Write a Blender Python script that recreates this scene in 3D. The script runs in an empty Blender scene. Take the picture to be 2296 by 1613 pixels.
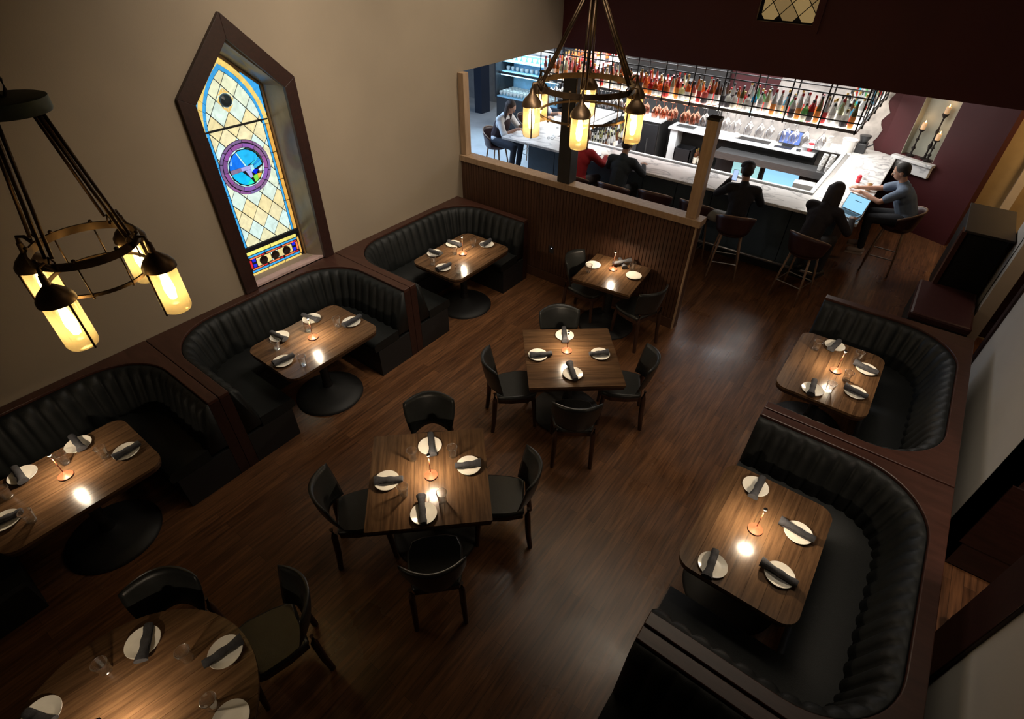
import bpy, math, random
from mathutils import Vector, Matrix
random.seed(7)
SC = bpy.context.scene
COL = SC.collection
PI = math.pi
# ---------------------------------------------------------------- camera
cam = bpy.data.cameras.new('camera'); cam.sensor_width = 36; cam.lens = 1189.9/2296*36; cam.clip_start = .05
co = bpy.data.objects.new('camera', cam); COL.objects.link(co); SC.camera = co
r = Vector((0.79657728, 0.60445782, 0.00976578)); u = Vector((-0.38895443, 0.50007844, 0.77371571)); f = Vector((-0.46279486, 0.6201228, -0.63345767))
co.matrix_world = Matrix(((r.x, u.x, -f.x, 0), (r.y, u.y, -f.y, 0), (r.z, u.z, -f.z, 4.05), (0, 0, 0, 1)))
# ---------------------------------------------------------------- world, exposure
w = bpy.data.worlds.new('world'); SC.world = w; w.use_nodes = True
w.node_tree.nodes['Background'].inputs[0].default_value = (1.0, .80, .62, 1)
w.node_tree.nodes['Background'].inputs[1].default_value = .018
SC.view_settings.view_transform = 'Standard'; SC.view_settings.look = 'None'
SC.view_settings.exposure = 0.0; SC.view_settings.gamma = 1.0; SC.view_settings.use_curve_mapping = False
SC.cycles.max_bounces = 6; SC.cycles.transparent_max_bounces = 24; SC.cycles.sample_clamp_indirect = 3.0
SC.cycles.use_denoising = True

def area(name, loc, aim, size, power, col, sy=None, spread=None):
    d = bpy.data.lights.new(name, 'AREA'); d.energy = power; d.color = col; d.size = size
    if sy: d.shape = 'RECTANGLE'; d.size_y = sy
    if spread: d.spread = spread
    o = bpy.data.objects.new(name, d); COL.objects.link(o); o.location = loc
    o.rotation_euler = (Vector(aim)-Vector(loc)).to_track_quat('-Z', 'Y').to_euler()
    return o
# large area lights: added warm fills high in the dining room (no real fixtures), cool ceiling panels over the bar, daylight on the far left floor
area('added_fill_light', (-3.8, 3.3, 5.3), (-5.3, 3.4, 3.7), .25, 60, (1, .88, .72), sy=6.0, spread=1.75)
area('added_fill_light', (-3.4, 6.2, 5.0), (-5.3, 5.4, 2.0), .4, 26, (1, .88, .70), sy=1.6, spread=1.9)
area('added_fill_light', (-1.0, 4.5, 5.4), (-1.6, 3.8, 0), 1.6, 10, (1, .74, .48))
for x in (-5.2, -3.6, -2.0):
    area('bar_ceiling_light', (x, 9.75, 2.52), (x, 9.75, 0), 1.3, 66, (.96, .97, 1), sy=1.2)
area('bar_ceiling_light', (-.75, 9.9, 2.52), (-.75, 9.9, 0), .6, 12, (1, .96, .9), sy=1.8)
area('bar_floor_light', (-.4, 7.0, 2.50), (-.4, 6.9, 0), .5, 1.2, (1, .86, .7))
area('lounge_daylight', (-8.3, 8.2, 2.50), (-8.0, 8.6, 0), 2.4, 260, (.50, .70, 1), sy=2.6)
area('lounge_ceiling_light', (-8.3, 12.0, 2.50), (-8.3, 12, 0), 2.0, 30, (.9, .92, .95), sy=1.6)
area('corridor_lamp', (1.9, 10.1, 2.4), (1.5, 10.9, 1), .4, 12, (1, .68, .36))
area('hall_lamp', (1.9, 7.3, 2.4), (1.6, 7.6, 0), .3, 5, (1, .62, .33))
area('hall_lamp', (1.95, 2.9, 2.4), (1.7, 3.4, 0), .3, 16, (1, .78, .6))
area('added_right_wall_wash', (.55, 4.0, 5.3), (1.32, 4.0, 1.3), .2, 24, (1, .88, .70), sy=6.5, spread=1.3)  # added strip that brightens the white right wall, not a real fixture

# ---------------------------------------------------------------- materials
def nt(name):
    m = bpy.data.materials.new(name); m.use_nodes = True
    return m, m.node_tree.nodes, m.node_tree.links, m.node_tree.nodes['Principled BSDF']
def mat(name, c, rough=.5, metal=0, spec=.5, noise=0, scale=8, bump=0, bscale=60, stretch=(1, 1, 1), emis=None, estr=0, trans=0, coat=0):
    m, N, L, b = nt(name)
    b.inputs['Base Color'].default_value = (*c, 1); b.inputs['Roughness'].default_value = rough
    b.inputs['Metallic'].default_value = metal; b.inputs['Specular IOR Level'].default_value = spec
    b.inputs['Transmission Weight'].default_value = trans; b.inputs['Coat Weight'].default_value = coat
    if emis: b.inputs['Emission Color'].default_value = (*emis, 1); b.inputs['Emission Strength'].default_value = estr
    if noise or bump:
        tc = N.new('ShaderNodeTexCoord'); mp = N.new('ShaderNodeMapping'); L.new(tc.outputs['Object'], mp.inputs[0]); mp.inputs['Scale'].default_value = stretch
    if noise:
        n = N.new('ShaderNodeTexNoise'); n.inputs['Scale'].default_value = scale; n.inputs['Detail'].default_value = 6; L.new(mp.outputs[0], n.inputs[0])
        cr = N.new('ShaderNodeValToRGB'); L.new(n.outputs[0], cr.inputs[0])
        cr.color_ramp.elements[0].position = .3; cr.color_ramp.elements[1].position = .7
        cr.color_ramp.elements[0].color = (*[x*(1-noise) for x in c], 1); cr.color_ramp.elements[1].color = (*[min(1, x*(1+noise)) for x in c], 1)
        L.new(cr.outputs[0], b.inputs['Base Color'])
    if bump:
        n2 = N.new('ShaderNodeTexNoise'); n2.inputs['Scale'].default_value = bscale; L.new(mp.outputs[0], n2.inputs[0])
        bp = N.new('ShaderNodeBump'); bp.inputs['Strength'].default_value = bump; bp.inputs['Distance'].default_value = .01
        L.new(n2.outputs[0], bp.inputs['Height']); L.new(bp.outputs[0], b.inputs['Normal'])
    return m
def wood(name, c1, c2, rough, grain=(1, 1, 1), scale=6, rnd=.35, bump=.15, spec=.5, streak=None):
    m, N, L, b = nt(name)
    tc = N.new('ShaderNodeTexCoord'); mp = N.new('ShaderNodeMapping'); L.new(tc.outputs['Object'], mp.inputs[0]); mp.inputs['Scale'].default_value = grain
    oi = N.new('ShaderNodeObjectInfo')
    ad = N.new('ShaderNodeVectorMath'); ad.operation = 'ADD'; cx = N.new('ShaderNodeCombineXYZ')
    mu = N.new('ShaderNodeMath'); mu.operation = 'MULTIPLY'; mu.inputs[1].default_value = 37; L.new(oi.outputs['Random'], mu.inputs[0])
    for i in range(3): L.new(mu.outputs[0], cx.inputs[i])
    L.new(mp.outputs[0], ad.inputs[0]); L.new(cx.outputs[0], ad.inputs[1])
    n = N.new('ShaderNodeTexNoise'); n.inputs['Scale'].default_value = scale; n.inputs['Detail'].default_value = 8; n.inputs['Roughness'].default_value = .65; L.new(ad.outputs[0], n.inputs[0])
    cr = N.new('ShaderNodeValToRGB'); L.new(n.outputs[0], cr.inputs[0]); cr.color_ramp.elements[0].position = .32; cr.color_ramp.elements[1].position = .68
    cr.color_ramp.elements[0].color = (*c1, 1); cr.color_ramp.elements[1].color = (*c2, 1)
    mr = N.new('ShaderNodeMapRange'); L.new(oi.outputs['Random'], mr.inputs[0]); mr.inputs[3].default_value = 1-rnd; mr.inputs[4].default_value = 1+rnd
    mx = N.new('ShaderNodeVectorMath'); mx.operation = 'SCALE'; L.new(cr.outputs[0], mx.inputs[0]); L.new(mr.outputs[0], mx.inputs['Scale'])
    L.new(mx.outputs[0], b.inputs['Base Color']); b.inputs['Roughness'].default_value = rough; b.inputs['Specular IOR Level'].default_value = spec
    bp = N.new('ShaderNodeBump'); bp.inputs['Strength'].default_value = bump; bp.inputs['Distance'].default_value = .004
    L.new(n.outputs[0], bp.inputs['Height']); L.new(bp.outputs[0], b.inputs['Normal'])
    return m
def emit(name, c, s):
    m, N, L, b = nt(name); b.inputs['Base Color'].default_value = (*[x*.5 for x in c], 1); b.inputs['Roughness'].default_value = .3
    b.inputs['Emission Color'].default_value = (*c, 1); b.inputs['Emission Strength'].default_value = s
    return m
def thin_glass(name, tint=(1, 1, 1), gloss=1.0, rough=.03, gcol=(1, 1, 1)):
    m = bpy.data.materials.new(name); m.use_nodes = True; N, L = m.node_tree.nodes, m.node_tree.links
    N.remove(N['Principled BSDF']); out = N['Material Output']
    t = N.new('ShaderNodeBsdfTransparent'); t.inputs[0].default_value = (*tint, 1)
    g = N.new('ShaderNodeBsdfGlossy'); g.inputs['Roughness'].default_value = rough; g.inputs[0].default_value = (*gcol, 1)
    lw = N.new('ShaderNodeLayerWeight'); lw.inputs[0].default_value = .5
    pw = N.new('ShaderNodeMath'); pw.operation = 'POWER'; pw.inputs[1].default_value = 3; L.new(lw.outputs['Facing'], pw.inputs[0])
    mu = N.new('ShaderNodeMath'); mu.operation = 'MULTIPLY_ADD'; mu.use_clamp = True; mu.inputs[1].default_value = .55*gloss; mu.inputs[2].default_value = .04*gloss; L.new(pw.outputs[0], mu.inputs[0])
    mx = N.new('ShaderNodeMixShader'); L.new(mu.outputs[0], mx.inputs[0]); L.new(t.outputs[0], mx.inputs[1]); L.new(g.outputs[0], mx.inputs[2]); L.new(mx.outputs[0], out.inputs[0])
    return m
def floor_mat():
    m, N, L, b = nt('oak floor boards')
    tc = N.new('ShaderNodeTexCoord'); sp = N.new('ShaderNodeSeparateXYZ'); L.new(tc.outputs['Object'], sp.inputs[0])
    cb = N.new('ShaderNodeCombineXYZ'); L.new(sp.outputs[1], cb.inputs[0]); L.new(sp.outputs[0], cb.inputs[1])
    br = N.new('ShaderNodeTexBrick'); L.new(cb.outputs[0], br.inputs[0]); br.inputs['Scale'].default_value = 1
    br.inputs['Brick Width'].default_value = 1.3; br.inputs['Row Height'].default_value = .085; br.inputs['Mortar Size'].default_value = .0012
    br.inputs['Color1'].default_value = (.165, .072, .030, 1); br.inputs['Color2'].default_value = (.100, .042, .018, 1); br.inputs['Mortar'].default_value = (.03, .014, .008, 1)
    mp = N.new('ShaderNodeMapping'); L.new(tc.outputs['Object'], mp.inputs[0]); mp.inputs['Scale'].default_value = (14, 1.0, 1)
    n = N.new('ShaderNodeTexNoise'); n.inputs['Scale'].default_value = 3; n.inputs['Detail'].default_value = 8; L.new(mp.outputs[0], n.inputs[0])
    n3 = N.new('ShaderNodeTexNoise'); n3.inputs['Scale'].default_value = 1.3; n3.inputs['Detail'].default_value = 5; L.new(tc.outputs['Object'], n3.inputs[0])
    mr = N.new('ShaderNodeMapRange'); L.new(n.outputs[0], mr.inputs[0]); mr.inputs[1].default_value = .3; mr.inputs[2].default_value = .7; mr.inputs[3].default_value = .55; mr.inputs[4].default_value = 1.5
    sc = N.new('ShaderNodeVectorMath'); sc.operation = 'SCALE'; L.new(br.outputs[0], sc.inputs[0]); L.new(mr.outputs[0], sc.inputs['Scale'])
    L.new(sc.outputs[0], b.inputs['Base Color'])
    r2 = N.new('ShaderNodeMapRange'); L.new(n3.outputs[0], r2.inputs[0]); r2.inputs[1].default_value = .3; r2.inputs[2].default_value = .7; r2.inputs[3].default_value = .22; r2.inputs[4].default_value = .42
    L.new(r2.outputs[0], b.inputs['Roughness'])
    bp = N.new('ShaderNodeBump'); bp.inputs['Strength'].default_value = .25; bp.inputs['Distance'].default_value = .004; L.new(n.outputs[0], bp.inputs['Height']); L.new(bp.outputs[0], b.inputs['Normal'])
    return m
def marble(name, c=(.80, .80, .79)):
    m, N, L, b = nt(name); tc = N.new('ShaderNodeTexCoord')
    n = N.new('ShaderNodeTexNoise'); n.inputs['Scale'].default_value = 1.6; n.inputs['Detail'].default_value = 9; n.inputs['Distortion'].default_value = 1.2; L.new(tc.outputs['Object'], n.inputs[0])
    cr = N.new('ShaderNodeValToRGB'); L.new(n.outputs[0], cr.inputs[0]); e = cr.color_ramp.elements
    e[0].position = .40; e[0].color = (*c, 1); e[1].position = .62; e[1].color = (*c, 1)
    k = cr.color_ramp.elements.new(.50); k.color = (c[0]*.52, c[1]*.53, c[2]*.55, 1); k = cr.color_ramp.elements.new(.47); k.color = (c[0]*.92, c[1]*.92, c[2]*.92, 1); k = cr.color_ramp.elements.new(.53); k.color = (c[0]*.95, c[1]*.95, c[2]*.95, 1)
    L.new(cr.outputs[0], b.inputs['Base Color']); b.inputs['Roughness'].default_value = .22
    return m

M = {}
M['tan'] = mat('tan wall plaster', (.305, .24, .17), .85, noise=.05, scale=1.5, bump=.06, bscale=90)
M['white'] = mat('off white wall plaster', (.50, .47, .42), .8, noise=.04, scale=2, bump=.04)
M['red'] = mat('oxblood wall paint', (.062, .007, .009), .55, noise=.08, scale=2)
M['redup'] = mat('dark maroon upper wall paint', (.080, .010, .010), .6, noise=.10, scale=1.2)
M['yellow'] = mat('ochre corridor wall', (.52, .36, .16), .8, noise=.05)
M['ceiling'] = mat('dark ceiling paint', (.05, .04, .035), .9)
M['floor'] = floor_mat()
M['concrete'] = mat('pale concrete floor', (.52, .54, .55), .45, noise=.1, scale=3)
M['dwood'] = wood('dark mahogany wood', (.016, .0055, .004), (.034, .011, .008), .42, (1, 6, 6), 5, .1)
M['brown'] = wood('brown stained partition wood', (.062, .027, .014), (.085, .038, .02), .45, (6, 6, .6), 5, .10)
M['cap'] = wood('red brown booth cap wood', (.038, .014, .009), (.066, .025, .017), .34, (1, 5, 5), 4, .08)
M['pine'] = wood('light pine wood', (.34, .215, .125), (.46, .31, .19), .5, (6, 6, .7), 6, .1)
M['black'] = mat('black painted steel', (.012, .011, .011), .42, metal=.3, noise=.1)
M['leather'] = mat('dark green black leather', (.0075, .0085, .0085), .52, spec=.28, noise=.12, scale=20, bump=.12, bscale=160)
M['chairleather'] = mat('dark chair leather', (.020, .021, .020), .34, spec=.5, noise=.12, scale=20, bump=.12, bscale=160)
M['leather2'] = mat('oxblood black leather', (.050, .018, .018), .36, noise=.12, scale=20, bump=.1, bscale=160)
M['kick'] = mat('black booth plinth', (.008, .008, .009), .6, noise=.1)
M['plank'] = wood('table plank wood', (.055, .028, .014), (.150, .082, .040), .23, (16, 1, 1), 2.2, .16, .25)
M['edge'] = wood('table edge wood', (.03, .014, .008), (.06, .028, .014), .35, (1, 1, 5), 6, .1)
M['clegs'] = wood('dark walnut chair wood', (.035, .014, .008), (.06, .026, .014), .4, (6, 6, 1), 5, .1)
M['china'] = mat('white china', (.80, .76, .68), .2, noise=.03, scale=30)
M['napkin'] = mat('charcoal linen', (.045, .045, .052), .9, noise=.25, scale=40, bump=.3, bscale=300)
M['copper'] = mat('copper', (.30, .075, .035), .42, metal=.2, noise=.05)
M['glass'] = thin_glass('clear glass', gloss=3.2, rough=.10)
M['glassb'] = thin_glass('thick glass base', (.9, .92, .92), gloss=4, rough=.12)
M['led'] = emit('warm lamp disc', (1, .80, .52), 60)
M['bronze'] = mat('aged bronze', (.10, .062, .035), .42, metal=.85, noise=.25, scale=14)
M['jar'] = thin_glass('seeded amber jar glass', (1, .92, .72), gloss=2.0, rough=.10)
def jar_scatter(m):
    N, L = m.node_tree.nodes, m.node_tree.links; out = N['Material Output']; old = out.inputs[0].links[0].from_socket
    t = N.new('ShaderNodeBsdfTranslucent'); t.inputs[0].default_value = (1, .80, .42, 1); mx = N.new('ShaderNodeMixShader')
    tc = N.new('ShaderNodeTexCoord'); nz = N.new('ShaderNodeTexNoise'); nz.inputs['Scale'].default_value = 80; L.new(tc.outputs['Object'], nz.inputs[0])
    mr = N.new('ShaderNodeMapRange'); L.new(nz.outputs[0], mr.inputs[0]); mr.inputs[1].default_value = .35; mr.inputs[2].default_value = .75; mr.inputs[3].default_value = .23; mr.inputs[4].default_value = .26
    L.new(mr.outputs[0], mx.inputs[0]); L.new(old, mx.inputs[1]); L.new(t.outputs[0], mx.inputs[2]); L.new(mx.outputs[0], out.inputs[0])
jar_scatter(M['jar'])
M['bulb'] = emit('filament bulb glow', (1, .74, .36), 26)
M['marble'] = marble('white veined marble')
M['steel'] = mat('brushed steel', (.45, .45, .45), .28, metal=.9, noise=.15, scale=30, stretch=(.3, 6, 6))
M['slate'] = mat('slate blue bar panel', (.065, .10, .135), .6, noise=.08)
M['plaster'] = mat('distressed bare plaster', (.46, .42, .38), .85, noise=.32, scale=5, bump=.6, bscale=14)
M['shelfglow'] = emit('backlit bottle shelf', (1, .93, .84), 7)
M['shelfwhite'] = mat('white lacquer shelf', (.72, .74, .74), .35, noise=.03)
M['darkshelf'] = mat('charcoal cabinet', (.02, .019, .018), .5, noise=.15)
M['casewhite'] = emit('display case light', (.42, .78, 1), 5)
M['caseblue'] = mat('display case lining', (.38, .66, .82), .4, noise=.2, scale=6)
M['screen'] = emit('pale blue screen', (.34, .72, 1), 1.0)
M['screen2'] = emit('blue terminal screen', (.08, .16, .5), .8)
M['phonescreen'] = emit('phone screen', (.5, .66, 1), 1.0)
M['coolscreen'] = emit('fridge interior light', (.42, .78, .80), .85)
M['redplastic'] = mat('red plastic', (.75, .03, .05), .35, noise=.05)
M['blackpl'] = mat('black plastic', (.02, .02, .022), .4, noise=.05)
M['whitepl'] = mat('white plastic', (.78, .76, .72), .4, noise=.03)
M['wax'] = mat('ivory wax', (.80, .55, .34), .5, emis=(1, .5, .2), estr=.25, noise=.04)
M['flame'] = emit('candle flame', (1, .55, .18), 9)
M['iron'] = mat('wrought iron', (.015, .009, .008), .6, metal=.4, noise=.3, scale=20)
M['niche'] = mat('sage niche plaster', (.42, .42, .34), .8, noise=.06)
M['lead'] = mat('lead came', (.01, .012, .018), .5, metal=.2)
M['stone'] = mat('worn stone sill', (.52, .36, .34), .7, noise=.2, scale=7, bump=.2)
M['reveal'] = mat('varnished reveal boards', (.22, .18, .13), .22, noise=.3, scale=5, stretch=(1, 1, .5))
M['cream'] = mat('cream painted trim', (.75, .58, .36), .6, noise=.04)

# ---------------------------------------------------------------- mesh helpers
class MB:
    def __init__(s): s.v = []; s.f = []
    def add(s, vs, fs):
        n = len(s.v); s.v += [tuple(p) for p in vs]; s.f += [tuple(i+n for i in q) for q in fs]; return s
    def box(s, x0, x1, y0, y1, z0, z1, rz=0, o=None):
        vs = [(x, y, z) for x in (x0, x1) for y in (y0, y1) for z in (z0, z1)]
        if rz:
            cx, cy = o or ((x0+x1)/2, (y0+y1)/2); c, sn = math.cos(rz), math.sin(rz)
            vs = [(cx+(x-cx)*c-(y-cy)*sn, cy+(x-cx)*sn+(y-cy)*c, z) for x, y, z in vs]
        return s.add(vs, [(0, 1, 3, 2), (4, 6, 7, 5), (0, 4, 5, 1), (2, 3, 7, 6), (0, 2, 6, 4), (1, 5, 7, 3)])
    def prism(s, poly, a, b, ax='z'):
        def P(p, t): return (p[0], p[1], t) if ax == 'z' else ((t, p[0], p[1]) if ax == 'x' else (p[0], t, p[1]))
        n = len(poly); vs = [P(p, a) for p in poly]+[P(p, b) for p in poly]
        return s.add(vs, [tuple(range(n))[::-1], tuple(range(n, 2*n))]+[(i, (i+1) % n, n+(i+1) % n, n+i) for i in range(n)])
    def lathe(s, prof, n=16, c=(0, 0, 0), M4=None, cap=True):
        vs = []; fs = []
        for (rr, z) in prof:
            for i in range(n):
                a = 2*PI*i/n; p = Vector((rr*math.cos(a), rr*math.sin(a), z))
                if M4: p = M4 @ p
                vs.append((p.x+c[0], p.y+c[1], p.z+c[2]))
        for j in range(len(prof)-1):
            for i in range(n): fs.append((j*n+i, j*n+(i+1) % n, (j+1)*n+(i+1) % n, (j+1)*n+i))
        if cap:
            fs.append(tuple(range(n))[::-1]); k = (len(prof)-1)*n; fs.append(tuple(range(k, k+n)))
        return s.add(vs, fs)
    def cyl(s, p0, p1, r0, r1=None, n=10):
        p0, p1 = Vector(p0), Vector(p1); d = p1-p0; q = d.to_track_quat('Z', 'Y').to_matrix().to_4x4()
        return s.lathe([(r0, 0), (r0 if r1 is None else r1, d.length)], n, tuple(p0), q)
    def tube(s, pts, rr, n=8, closed=False):
        pts = [Vector(p) for p in pts]; m = len(pts); vs = []; fs = []
        for i, p in enumerate(pts):
            a = pts[(i-1) % m] if (closed or i) else p; b = pts[(i+1) % m] if (closed or i < m-1) else p
            q = (b-a).normalized().to_track_quat('Z', 'Y'); ri = rr[i] if isinstance(rr, (list, tuple)) else rr
            for k in range(n):
                t = 2*PI*k/n; vs.append(p+q @ Vector((ri*math.cos(t), ri*math.sin(t), 0)))
        for i in range(m if closed else m-1):
            j = (i+1) % m
            for k in range(n): fs.append((i*n+k, i*n+(k+1) % n, j*n+(k+1) % n, j*n+k))
        if not closed: fs += [tuple(range(n))[::-1], tuple(range((m-1)*n, m*n))]
        return s.add(vs, fs)
    def ell(s, c, rad, n=12, m=8, M4=None):
        vs = []; fs = []
        for j in range(1, m):
            t = PI*j/m
            for i in range(n):
                a = 2*PI*i/n; p = Vector((rad[0]*math.sin(t)*math.cos(a), rad[1]*math.sin(t)*math.sin(a), rad[2]*math.cos(t)))
                if M4: p = M4 @ p
                vs.append((p.x+c[0], p.y+c[1], p.z+c[2]))
        for sg in (1, -1):
            p = Vector((0, 0, sg*rad[2])); p = M4 @ p if M4 else p; vs.append((p.x+c[0], p.y+c[1], p.z+c[2]))
        for j in range(m-2):
            for i in range(n): fs.append((j*n+i, (j+1)*n+i, (j+1)*n+(i+1) % n, j*n+(i+1) % n))
        T = (m-1)*n
        for i in range(n): fs.append((T, i, (i+1) % n)); fs.append((T+1, (m-2)*n+(i+1) % n, (m-2)*n+i))
        return s.add(vs, fs)
    def sweep(s, base, prof, z0=0):
        """base: list of (x,y,nx,ny); prof(i) -> closed list of (offset along normal, z)"""
        k = None; n = len(base)
        for i, (x, y, nx, ny) in enumerate(base):
            p = prof(i); k = len(p); s.v += [(x+nx*o, y+ny*o, z+z0) for o, z in p]
        b = len(s.v)-n*k
        for i in range(n-1):
            for j in range(k): s.f.append((b+i*k+j, b+(i+1)*k+j, b+(i+1)*k+(j+1) % k, b+i*k+(j+1) % k))
        s.f += [tuple(b+j for j in range(k)), tuple(b+(n-1)*k+j for j in range(k))[::-1]]
        return s
    def mesh(s, name):
        me = bpy.data.meshes.new(name); me.from_pydata(s.v, [], s.f); me.update(); return me
    def build(s, name, m, parent=None, smooth=False, bevel=0, angle=None):
        me = s.mesh(name); o = bpy.data.objects.new(name, me); COL.objects.link(o)
        import bmesh
        bm = bmesh.new(); bm.from_mesh(me); bmesh.ops.recalc_face_normals(bm, faces=bm.faces); bm.to_mesh(me); bm.free()
        me.materials.append(M[m] if isinstance(m, str) else m)
        if smooth:
            me.polygons.foreach_set('use_smooth', [True]*len(me.polygons))
            if angle: me.set_sharp_from_angle(angle=math.radians(angle))
        if bevel:
            bv = o.modifiers.new('b', 'BEVEL'); bv.width = bevel; bv.segments = 2; bv.limit_method = 'ANGLE'
        if parent: o.parent = parent
        return o
def empty(name, loc=(0, 0, 0), rz=0):
    o = bpy.data.objects.new(name, None); COL.objects.link(o); o.location = loc; o.rotation_euler = (0, 0, rz); o.empty_display_size = .1; return o
def tag(o, label, cat, group=None):
    o['label'] = label; o['category'] = cat
    if group: o['group'] = group
    return o
def struct(o): o['kind'] = 'structure'; return o
def dup(root, loc, rz=0, label=None, rot=None, scale=None):
    c = root.copy(); COL.objects.link(c); c.location = loc; c.rotation_euler = rot if rot else (0, 0, rz)
    if scale: c.scale = scale
    if label: c['label'] = label
    for ch in list(root.children):
        d = ch.copy(); COL.objects.link(d); d.parent = c
        for g in list(ch.children):
            e = g.copy(); COL.objects.link(e); e.parent = d
    return c
def clip(poly, a, b, c):
    """keep a*x+b*y<=c"""
    out = []
    for i in range(len(poly)):
        p, q = poly[i], poly[(i+1) % len(poly)]; dp, dq = a*p[0]+b*p[1]-c, a*q[0]+b*q[1]-c
        if dp <= 0: out.append(p)
        if (dp < 0 < dq) or (dq < 0 < dp):
            t = dp/(dp-dq); out.append((p[0]+(q[0]-p[0])*t, p[1]+(q[1]-p[1])*t))
    return out
def clipc(poly, reg):
    """clip poly by convex CCW region"""
    for i in range(len(reg)):
        if len(poly) < 3: return []
        p, q = reg[i], reg[(i+1) % len(reg)]; ex, ey = q[0]-p[0], q[1]-p[1]
        poly = clip(poly, ey, -ex, ey*p[0]-ex*p[1])
    return poly
def parea(p): return abs(sum(p[i][0]*p[(i+1) % len(p)][1]-p[(i+1) % len(p)][0]*p[i][1] for i in range(len(p))))/2
def shrink(p, d):
    """move each edge of a convex CCW polygon inward"""
    if sum(p[i][0]*p[(i+1) % len(p)][1]-p[(i+1) % len(p)][0]*p[i][1] for i in range(len(p))) < 0: p = p[::-1]
    out = list(p)
    for i in range(len(p)):
        a, b = p[i], p[(i+1) % len(p)]; ex, ey = b[0]-a[0], b[1]-a[1]; l = math.hypot(ex, ey)
        if l < 1e-6: continue
        out = clip(out, ey/l, -ex/l, (ey*a[0]-ex*a[1])/l-d)
        if len(out) < 3: return []
    return out
def rrect(hx, hy, r, n=6):
    return [(sx*(hx-r)+r*math.cos(a0+PI/2*k/n), sy*(hy-r)+r*math.sin(a0+PI/2*k/n)) for sx, sy, a0 in ((1, 1, 0), (-1, 1, PI/2), (-1, -1, PI), (1, -1, 1.5*PI)) for k in range(n+1)]

# ================================================================ SETTING
XL = -5.257
YP = 5.75
YR = 8.264
ZH = 2.55
struct(MB().box(-5.26, 4.0, -4, 16, -.2, 0).build('floor', 'floor'))
struct(MB().box(-13, -5.26, 5.9, 16, -.2, 0).build('floor_lounge', 'concrete'))
WC = 2.763
wl = MB()
wl.box(XL-.5, XL, -4, 2.31, 0, 5.6).box(XL-.5, XL, 3.215, 5.84, 0, 5.6).box(XL-.5, XL, 2.31, 3.215, 0, .93)
wl.prism([(2.31, 2.80), (WC, 3.26), (WC, 5.6), (2.31, 5.6)], XL-.5, XL, 'x').prism([(WC, 3.26), (3.215, 2.80), (3.215, 5.6), (WC, 5.6)], XL-.5, XL, 'x')
wl.box(XL-.5, XL, 5.84, YR+.2, ZH, 5.6)
struct(wl.build('wall_left', 'tan'))
wb = MB().box(XL, -2.42, YR, YR+.2, ZH, 5.6).box(-1.60, 4, YR, YR+.2, ZH, 5.6).box(-2.42, -1.6, YR, YR+.2, ZH, 3.08).box(-2.42, -1.6, YR, YR+.2, 4.4, 5.6)
struct(wb.build('wall_back', 'redup'))
struct(MB().box(-13, 4, YR+.2, 16, ZH+.01, ZH+.15).box(-13, XL-.5, 5.9, YR+.2, ZH+.01, ZH+.15).build('ceiling_bar', 'ceiling'))
struct(MB().box(XL-.5, 4, -4, YR, 5.6, 5.75).build('ceiling', 'ceiling'))
# bar back wall with charcoal, red parts; angled wall; corridor
bw = struct(MB().box(-7.2, -.58, 11.4, 11.55, 0, ZH).build('wall_bar_back', 'red'))
MB().box(-4.10, -3.42, 11.30, 11.40, 0, ZH).build('panel', 'darkshelf', bw)
MB().box(-7.2, -4.10, 11.37, 11.40, 0, ZH).build('panel', 'darkshelf', bw)
pp = [(-3.42+.0, .3), (-.85, .3), (-.72, .75)]
for i in range(26):
    z = .8+i*.068; pp.append((-.70-.03*math.sin(i*1.3)-.05*max(0, (z-1.5))*1.6+random.uniform(-.02, .02), z))
pp += [(-2.52, 2.52), (-2.50, 2.0), (-2.58, 1.60), (-3.0, 1.52), (-3.42, 1.55)]
MB().prism(pp, 11.385, 11.401, 'y').build('plaster_patch', 'plaster', bw)
struct(MB().box(-13, -7.2, 13.2, 13.4, 0, ZH).box(-7.35, -7.2, 11.4, 13.4, 0, ZH).build('wall_lounge_back', mat('lounge grey wall', (.30, .30, .30), .8, noise=.1)))
struct(MB().box(-10.35, -10.1, 12.0, 12.35, 0, ZH).build('wall_lounge_pillar', mat('navy pillar paint', (.012, .018, .035), .5)))
struct(MB().box(-13.1, -12.9, 5.9, 13.4, 0, ZH).build('wall_lounge_left', mat('lounge side wall', (.35, .33, .3), .8)))
A = Vector((-.6, 11.4)); D = Vector((1.5, -.65)).normalized(); NN = Vector((D.y, -D.x)); NN = -NN if NN.y > 0 else NN
ang = math.atan2(D.y, D.x)
aw = empty('wall_angled', (A.x, A.y, 0), ang); struct(aw)
b = MB(); b.box(0, .355, 0, .25, 0, ZH).box(.88, 1.635, 0, .25, 0, ZH).box(.355, .88, 0, .25, 0, 1.13).box(.355, .88, 0, .25, 2.12, ZH).build('wall_face', 'red', aw)
MB().box(.35, .885, .16, .2, 1.1, 2.14).build('niche_back', 'niche', aw)
MB().box(.355, .36, .0, .16, 1.13, 2.12).box(.875, .88, .0, .16, 1.13, 2.12).build('niche_side', 'niche', aw)
struct(MB().box(.93, 4, 10.95, 11.1, 0, ZH).build('wall_corridor', 'yellow'))
MB_ = MB().box(.93, 4, 10.90, 10.95, 0, .16); struct(MB_.build('baseboard_corridor', 'dwood'))
struct(MB().box(1.31, 1.42, 10.86, 10.94, 0, 2.4).build('trim_corridor', 'cream'))
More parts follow.
